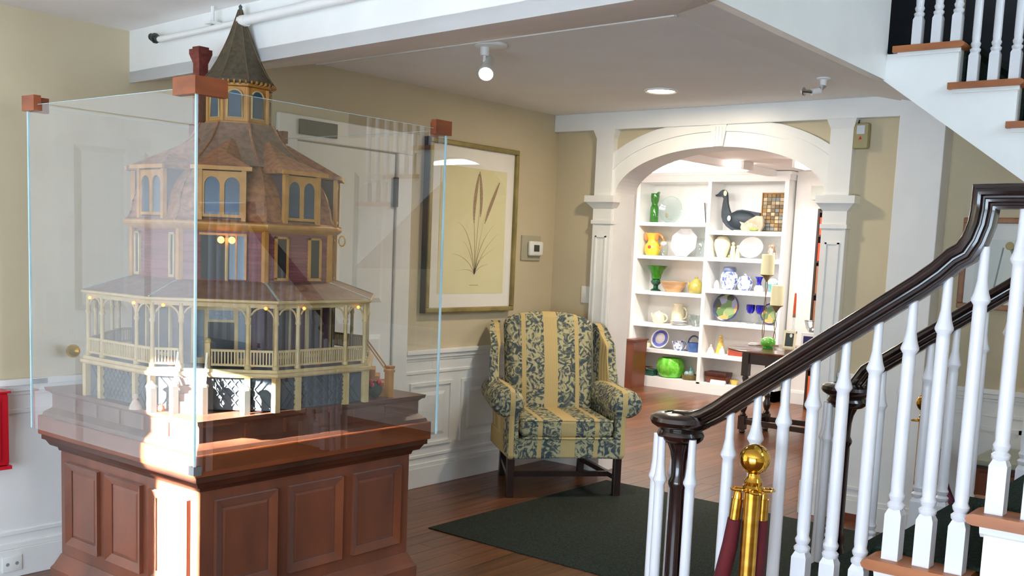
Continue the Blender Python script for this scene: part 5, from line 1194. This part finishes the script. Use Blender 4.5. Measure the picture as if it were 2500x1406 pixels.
MB().box((-.016, -.132, 0), (.02, -.124, .41)).box((-.016, .124, 0), (.02, .132, .41)).box((-.016, -.132, .405), (.02, .132, .415)).build('tray_rim', cmat('honey oak rim', '#9a6a30', '#b27f42', .5), tr, local=True)
item('cream_vase', 'plump cream ovoid vase on the second right shelf', 'vase', .982, RZ[1], [('vase', M_creamg, L([(.045, 0), (.052, .01), (.082, .09), (.092, .14), (.084, .19), (.055, .222), (.04, .23), (.034, .226)]))])
item('cream_figurine', 'taller cream pottery figurine beside the cream vase', 'figurine', .85, RZ[1], [('body', M_figcream, L([(.032, 0), (.03, .05), (.022, .10), (.026, .12), (.012, .135)])), ('head', M_figcream, lambda m: m.sphere((0, 0, .155), .020, 10, 7)), ('leaf_base', M_ochg, lambda m: m.sphere((-.01, .03, .015), (.02, .025, .016), 8, 5))])
item('cream_figurine', 'shorter cream pottery figurine left of the white oval plate', 'figurine', .79, RZ[1], [('body', M_figcream, L([(.027, 0), (.025, .04), (.018, .08), (.021, .095), (.010, .105)])), ('head', M_figcream, lambda m: m.sphere((0, 0, .122), .017, 10, 7))])
item('white_plate', 'white round plate standing on the second right shelf', 'plate', .632, RZ[1], [('dish', M_porc, plate_up(.118, tilt=.2, ry=1.2))])
item('brown_figurine', 'small brown patterned owl like figurine on the second right shelf', 'figurine', .395, RZ[1], [('body', M_figbrown, L([(.035, 0), (.045, .04), (.04, .09), (.03, .12), (.038, .14), (.02, .155)])), ('ears', M_figbrown, lambda m: m.lathe([(.012, 0), (.0001, .025)], (0, .025, .145), 6).lathe([(.012, 0), (.0001, .025)], (0, -.025, .145), 6))])
item('pink_figurine', 'tiny pink figurine at the right end of the second right shelf', 'figurine', .335, RZ[1], [('body', cmat('rose paint', '#c98aa6', '#dba6bd', .4), L([(.022, 0), (.018, .03), (.010, .05)])), ('head', M_figpink, lambda m: m.sphere((0, 0, .06), .012, 8, 6))], x=IX-.06)
item('white_jar', 'tiny white jar at the left of the third right shelf', 'jar', .995, RZ[2], [('jar', M_porc, L([(.022, 0), (.03, .02), (.028, .06), (.016, .075)])), ('lid', M_porc, L([(.020, .075), (.012, .09), (.0001, .10)]))], x=IX-.05)
item('ginger_jar', 'tall blue and white ginger jar with slate lid on the third right shelf', 'jar', .872, RZ[2], [('jar', M_bw, L([(.062, 0), (.075, .02), (.096, .10), (.098, .14), (.080, .185), (.062, .20)])), ('lid', cmat('slate blue lid', '#5d6f96', '#8390b2', .3, coat=.3), L([(.068, .198), (.072, .205), (.072, .235), (.066, .248), (.0001, .254)]))])
item('covered_jar', 'blue and white covered jar with knob on the third right shelf', 'jar', .682, RZ[2], [('jar', M_bw, L([(.055, 0), (.070, .02), (.086, .07), (.082, .11), (.065, .13)])), ('lid', M_bw, L([(.070, .13), (.060, .15), (.015, .165), (.016, .178), (.0001, .187)]))])
item('cobalt_vase', 'cobalt blue pinched vase on the third right shelf', 'vase', .515, RZ[2], [('neck', M_cobalt, L([(.030, .065), (.022, .09), (.030, .13), (.046, .158), (.038, .158), (.016, .10)])), ('base', M_porc, L([(.045, 0), (.052, .02), (.048, .045), (.030, .066)]))])
item('turquoise_bowl', 'turquoise footed bowl with white rim on the third right shelf', 'bowl', .355, RZ[2], [('bowl', M_turq, L([(.035, 0), (.04, .015), (.02, .03), (.05, .06), (.072, .085), (.06, .08), (.0001, .06)])), ('globe', M_porc, lambda m: m.sphere((0, 0, .105), (.05, .062, .045), 12, 8))])
item('floral_plate', 'large painted floral plate with dark blue rim standing on the fourth right shelf', 'plate', .885, RZ[3], [('dish', cmat('dark blue rim glaze', '#27305e', '#3a4478', .2, coat=.4), plate_up(.158, tilt=.18, seg=32)), ('painting', M_floral, disc_up(.140, .0125, .18, 32, .158))])
item('floral_plate', 'second painted floral plate partly behind the tall candles', 'plate', .352, RZ[3], [('dish', MATS['dark blue rim glaze'], plate_up(.118, tilt=.18, seg=32)), ('painting', M_floral, disc_up(.104, .0125, .18, 32, .118))])
for (y, lb) in ((.592, 'cobalt blue glass goblet beside the large floral plate'), (.482, 'cobalt blue glass goblet right of its twin on the fourth shelf')):
    item('blue_goblet', lb, 'goblet', y, RZ[3], [('cup', M_cobalt, L([(.008, .105), (.03, .115), (.046, .15), (.048, .20), (.044, .205), (.040, .15), (.01, .12)])), ('stem', M_clear, L([(.042, 0), (.040, .006), (.010, .02), (.008, .06), (.012, .08), (.008, .106)]))], group='blue goblets')
item('glass_stopper', 'small faceted clear stopper before the blue goblets', 'stopper', .672, RZ[3], [('stopper', M_clear, lambda m: m.lathe([(.012, 0), (.028, .018), (.018, .045), (.0001, .048)], (0, 0, 0), 7, smooth=False))], x=IX-.09)
item('pale_figurine', 'pinkish white figurine at the left of the fifth right shelf', 'figurine', 1.015, RZ[4], [('body', M_figpink, L([(.045, 0), (.040, .03), (.022, .06), (.012, .075)])), ('head', M_figpink, lambda m: m.sphere((0, 0, .086), .014, 8, 6))], x=IX-.05)
item('gold_figurine', 'tall gold robed figurine on the fifth right shelf', 'figurine', .925, RZ[4], [('robe', M_figgold, L([(.052, 0), (.045, .06), (.028, .13), (.030, .15), (.012, .17)])), ('head', M_figgold, lambda m: m.sphere((0, 0, .188), .020, 10, 7))])
item('white_figurine', 'small white figurine before the gold one', 'figurine', .872, RZ[4], [('body', M_porc, L([(.036, 0), (.03, .03), (.018, .06), (.01, .07)])), ('head', M_porc, lambda m: m.sphere((0, 0, .08), .012, 8, 6))], x=IX-.06)
item('small_vase', 'slim greenish bud vase right of the gold figurine', 'vase', .810, RZ[4], [('vase', M_figcream, L([(.02, 0), (.026, .03), (.012, .07), (.016, .10), (.012, .10)]))])
item('red_box', 'flat red box on the fifth right shelf behind the table', 'box', .70, RZ[4], [('box', cmat('brick red card', '#a0402c', '#b04e38', .6), lambda m: m.rbox((-.07, -.085, 0), (.07, .085, .070), .003, 1)), ('lid', MATS['brick red card'], lambda m: m.rbox((-.073, -.088, .070), (.073, .088, .082), .003, 1))], x=IX-.02)
item('brown_box', 'dark brown flared wooden box on the bottom right shelf', 'box', .928, RZ[5], [('box', M_brown, lambda m: m.hexa([(-.06, -.105, 0), (.06, -.105, 0), (.06, .105, 0), (-.06, .105, 0)], [(-.075, -.128, .075), (.075, -.128, .075), (.075, .128, .075), (-.075, .128, .075)])), ('lid', cmat('dark rosewood', '#3a1710', '#4d2118', .4), lambda m: m.rbox((-.08, -.134, .075), (.08, .134, .125), .006, 2))])
item('white_card', 'white folded card leaning before the brown box', 'card', .87, RZ[5], [('front', M_porc, lambda m: m.hexa([(-.135, -.09, 0), (-.128, -.09, 0), (-.128, .09, 0), (-.135, .09, 0)], [(-.112, -.09, .045), (-.105, -.09, .045), (-.105, .09, .045), (-.112, .09, .045)])), ('flap', M_porc, lambda m: m.hexa([(-.09, -.09, 0), (-.083, -.09, 0), (-.083, .09, 0), (-.09, .09, 0)], [(-.112, -.09, .045), (-.105, -.09, .045), (-.105, .09, .045), (-.112, .09, .045)]))])
item('yellow_dish', 'small yellow dish at the right of the bottom right shelf', 'dish', .728, RZ[5], [('dish', M_figgold, L([(.030, 0), (.035, .01), (.050, .055), (.045, .055), (.03, .02), (.0001, .012)]))])

# ---- gateleg table with its display
TX, TY, TZ = 2.46, -.86, .75
tb = thing('gateleg_table', 'dark gateleg table with oval top and turned legs beyond the arch', 'table', (TX, TY, 0))
MB().lathe([(.0001, TZ-.026), (.52, TZ-.026), (.545, TZ-.020), (.55, TZ-.008), (.54, TZ), (.0001, TZ)], (TX, TY, 0), 48, sx=1.0, sy=1.16).build('table_top', mat('polished walnut top', '#4a2c20', '#63402f', .22, scale=(3, 20, 3), contrast=(.3, .7), coat=.3), tb)
LEGS = [(2.30, -.44), (2.60, -.52), (2.66, -.95), (2.28, -1.12)]
for (x, y) in LEGS:
    MB().box((x-.03, y-.03, .50), (x+.03, y+.03, TZ-.026)).box((x-.03, y-.03, .03), (x+.03, y+.03, .15)).lathe([(.026, .15), (.030, .16), (.018, .18), (.030, .21), (.036, .24), (.020, .28), (.028, .31), (.018, .33), (.024, .37), (.034, .41), (.020, .45), (.030, .48), (.024, .50)], (x, y, 0), 14).lathe([(.020, 0), (.030, .012), (.024, .03)], (x, y, 0), 12).build('leg', M_dark, tb)
def brc(a, b, z, h, w=.028): MB().bar((LEGS[a][0], LEGS[a][1], z), (LEGS[b][0], LEGS[b][1], z), w, h).build('stretcher' if h < .08 else 'apron', M_dark, tb)
for (a, b) in ((0, 1), (1, 2), (2, 3), (3, 0)): brc(a, b, .10, .045); brc(a, b, .665, .115)
def titem(name, label, cat, x, y, parts, z=TZ, group=None): return item(name, label, cat, y, z, parts, x=x, group=group)
M_wax = cmat('yellow candle wax', '#faf5c4', '#fcf8d0', .5); M_ironwire = cmat('gilt wire', '#6d6045', '#8f815f', .4, metal=.5)
def candlestick(x, y, h0, lab):
    titem('pillar_candle', lab, 'candle', x, y, [
        ('base', M_ironwire, L([(.045, 0), (.045, .006), (.012, .014)])),
        ('stem', M_ironwire, lambda m: [m.tube([(s*.008*math.cos(a*9), s*.008*math.sin(a*9), .01+(h0-.05)*a) for a in [i/24 for i in range(25)]], .0038, 6) for s in (1, -1)] and m),
        ('cup', M_ironwire, L([(.006, h0-.06), (.014, h0-.045), (.035, h0-.012), (.058, h0), (.058, h0+.004), (.0001, h0+.004)])),
        ('candle', M_wax, L([(.056, h0+.004), (.057, h0+.01), (.056, h0+.178), (.050, h0+.184), (.0001, h0+.176)]))], group='tall candlesticks')
candlestick(2.609, -.432, .622, 'taller yellow pillar candle on a twisted wire stem on the table')
candlestick(2.70, -.50, .355, 'shorter yellow pillar candle on a wire stem right of the taller one')
titem('green_egg', 'glossy green egg shaped ornament on the table edge', 'ornament', 2.325, -.615, [('egg', cmat('green white glass', '#55b52f', '#cfe9b8', .12, coat=.5, contrast=(.45, .75), scale=(9, 9, 9)), lambda m: m.sphere((0, 0, .056), (.055, .066, .050), 18, 10)), ('foot', cmat('dark green foot', '#1f7a1f', '#2f8f2c', .2), L([(.045, 0), (.046, .008), (.036, .02)]))])
titem('white_napkin', 'small folded white napkin on the table beside the green egg', 'napkin', 2.55, -.395+.02, [('fold', M_porc, lambda m: m.rbox((-.03, -.04, 0), (.03, .04, .012), .005, 2)), ('upper_fold', M_porc, lambda m: m.rbox((-.028, -.038, .012), (.026, .03, .022), .005, 2))])
M_taper = cmat('orange taper wax', '#cf4a1c', '#dd5d2a', .45)
def taper(x, y, h0, lab):
    titem('taper_candle', lab, 'candle', x, y, [('holder', M_clear, L([(.042, 0), (.040, .01), (.015, .03), (.012, .10), (.020, h0*.5), (.010, h0*.6), (.010, h0-.03), (.016, h0-.015), (.016, h0)])), ('socket', M_ironwire, L([(.013, h0-.02), (.013, h0+.004)])), ('candle', M_taper, L([(.0125, h0), (.012, h0+.08), (.009, h0+.185), (.003, h0+.195)])), ], group='orange taper candles')
taper(2.69, -.675, .285, 'orange taper candle in a slim holder left of the crystal bowl')
taper(2.78, -.915, .262, 'orange taper candle at the right of the table display')
titem('framed_sign', 'small dark sign in a cream frame with a white oval tag on the table', 'sign', 2.56, -.70, [('frame', M_creamg, lambda m: [m.hexa([(-.004+a0*0, y0, z0), (.012, y0, z0), (.012, y1, z0), (-.004, y1, z0)], [(.02*z1/.15-.004, y0, z1), (.02*z1/.15+.012, y0, z1), (.02*z1/.15+.012, y1, z1), (.02*z1/.15-.004, y1, z1)]) for (a0, y0, y1, z0, z1) in ((0, -.055, -.038, 0, .15), (0, .038, .055, 0, .15), (0, -.038, .038, 0, .018), )] and m.box((.012, -.055, .132), (.032, .055, .152))), ('panel', cmat('dark slate panel', '#2c3a3c', '#38474a', .4), lambda m: m.hexa([(.0, -.04, .01), (.006, -.04, .01), (.006, .04, .01), (.0, .04, .01)], [(.016, -.04, .14), (.022, -.04, .14), (.022, .04, .14), (.016, .04, .14)])), ('tag', M_porc, lambda m: m.lathe([(.012, .008), (.012, .012)], (0, -.012, .112), 10, 'x', sy=1.4))])
titem('white_box', 'white box with a dark blue panel under the crystal bowl', 'box', 2.62, -.88, [('box', M_porc, lambda m: m.rbox((-.06, -.075, 0), (.06, .075, .15), .004, 1)), ('label', cmat('navy panel', '#1d1c58', '#28276a', .4), lambda m: m.box((-.0625, -.04, .05), (-.0605, .05, .12)))])
titem('crystal_bowl', 'cut crystal bowl standing on the white box', 'bowl', 2.62, -.88, [('bowl', M_clear, lambda m: m.lathe([(.030, 0), (.036, .01), (.058, .045), (.072, .10), (.066, .10), (.045, .04), (.0001, .015)], (0, 0, 0), 12, smooth=False)), ('rim', cmat('silver rim', '#aab0b2', rough=.2, metal=.8), lambda m: m.tube([(.069*math.cos(a), .069*math.sin(a), .10) for a in [2*PI*i/24 for i in range(24)]], .004, 6, True))], z=TZ+.15)

# ---- dark bookshelf at the right with books, brown stand at the left
bs = thing('bookshelf', 'dark wood bookshelf of old books glimpsed beside the right pilaster', 'bookshelf', (4.30, -.66, 0))
SX0, SX1, SY0, SY1 = 4.16, 4.44, -1.10, -.215
B((SX1-.015, SY0, .04), (SX1, SY1, 2.04)).build('back_board', M_dark, bs)
for y in (SY0, SY1-.022): B((SX0, y, 0), (SX1-.015, y+.022, 2.04)).build('side', M_dark, bs)
SZ = [.08, .46, .84, 1.19, 1.52, 1.78, 2.02]
for z in SZ: B((SX0, SY0+.022, z-.02), (SX1-.015, SY1-.022, z)).build('shelf', M_dark, bs)
bc = ['#c23a1e', '#8a4a22', '#5a3a2a', '#b0643a', '#d04a2a', '#7a5a42', '#9a3424', '#3f2d26', '#a8743c', '#c05a34']
first = ['#c94a26', '#d2401f', '#8c5a3c', '#8a5a3e', '#7a5038', '#c8541f']
words = ['bottom', 'second', 'third', 'fourth', 'fifth', 'top']
for si in range(6):
    y = SY1-.024; i = 0
    while y > SY0+.06 and i < 6:
        w = .030+.012*((i*7+si*3) % 4); h = (SZ[si+1]-SZ[si]-.02)*(.74+.05*((i*5+si) % 4)); c = first[5-si] if i == 0 else bc[(i*3+si*5) % 10]
        nm = ['first', 'second', 'third', 'fourth', 'fifth', 'sixth'][i]
        t = thing('book', f'{nm} book from the left on the {words[si]} shelf of the dark bookshelf', 'book', (SX0+.11, y-w/2, SZ[si]), 0, 'books on the dark bookshelf')
        MB().box((-.10, -w/2+.001, 0), (.09, -w/2+.004, h)).box((-.10, w/2-.004, 0), (.09, w/2-.001, h)).box((-.104, -w/2+.001, 0), (-.098, w/2-.001, h)).build('cover', cmat('book cloth '+c, c, rough=.6), t, local=True)
        MB().box((-.098, -w/2+.004, .003), (.086, w/2-.004, h-.004)).build('pages', M_creamg, t, local=True)
        y -= w+.001; i += 1
stn = thing('wooden_bench_end', 'tapered red brown wooden panel standing left of the bookcase', 'bench', (4.05, 1.80, 0))
MB().hexa([(3.97, 1.745, 0), (4.25, 1.745, 0), (4.25, 1.835, 0), (3.97, 1.835, 0)], [(3.97, 1.735, .545), (4.25, 1.735, .545), (4.25, 1.85, .545), (3.97, 1.85, .545)]).build('panel', M_brown, stn)
B((3.955, 1.725, .535), (4.265, 1.86, .555)).build('cap', M_brown, stn)

# ---- fluorescent ceiling fixtures
def fixture(x0, x1, y0, y1, lab, power):
    t = thing('ceiling_light', lab, 'lamp', ((x0+x1)/2, (y0+y1)/2, 2.44), 0, 'fluorescent ceiling lights')
    MB().box((x0, y0, 2.425), (x1, y1, 2.44)).box((x0-.004, y0-.03, 2.36), (x1+.004, y0, 2.44)).box((x0-.004, y1, 2.36), (x1+.004, y1+.03, 2.44)).build('tray', M_white, t)
    MB().rbox((x0, y0, 2.355), (x1, y1, 2.425), .02, 3).build('diffuser', mat('lit diffuser', '#ffffff', rough=.5, emit=('#fffaf2', 9.0)), t)
    lamp('fluorescent_lamp', 'AREA', ((x0+x1)/2, (y0+y1)/2, 2.345), (0, 0, -1), power, (1.0, .97, .92), shape='RECTANGLE', size=abs(x1-x0), size_y=abs(y1-y0))
fixture(3.25, 3.45, .21, 1.75, 'long lit fluorescent fixture over the white bookcase', 22)
fixture(3.20, 3.40, -1.5, -.36, 'second lit fluorescent fixture at the right of the far room', 21)
fixture(1.9, 2.10, -3.7, -2.4, 'third fluorescent fixture deep in the right of the far room', 16)
fixture(1.3, 1.5, .4, 1.7, 'fourth fluorescent fixture at the left of the far room', 17)
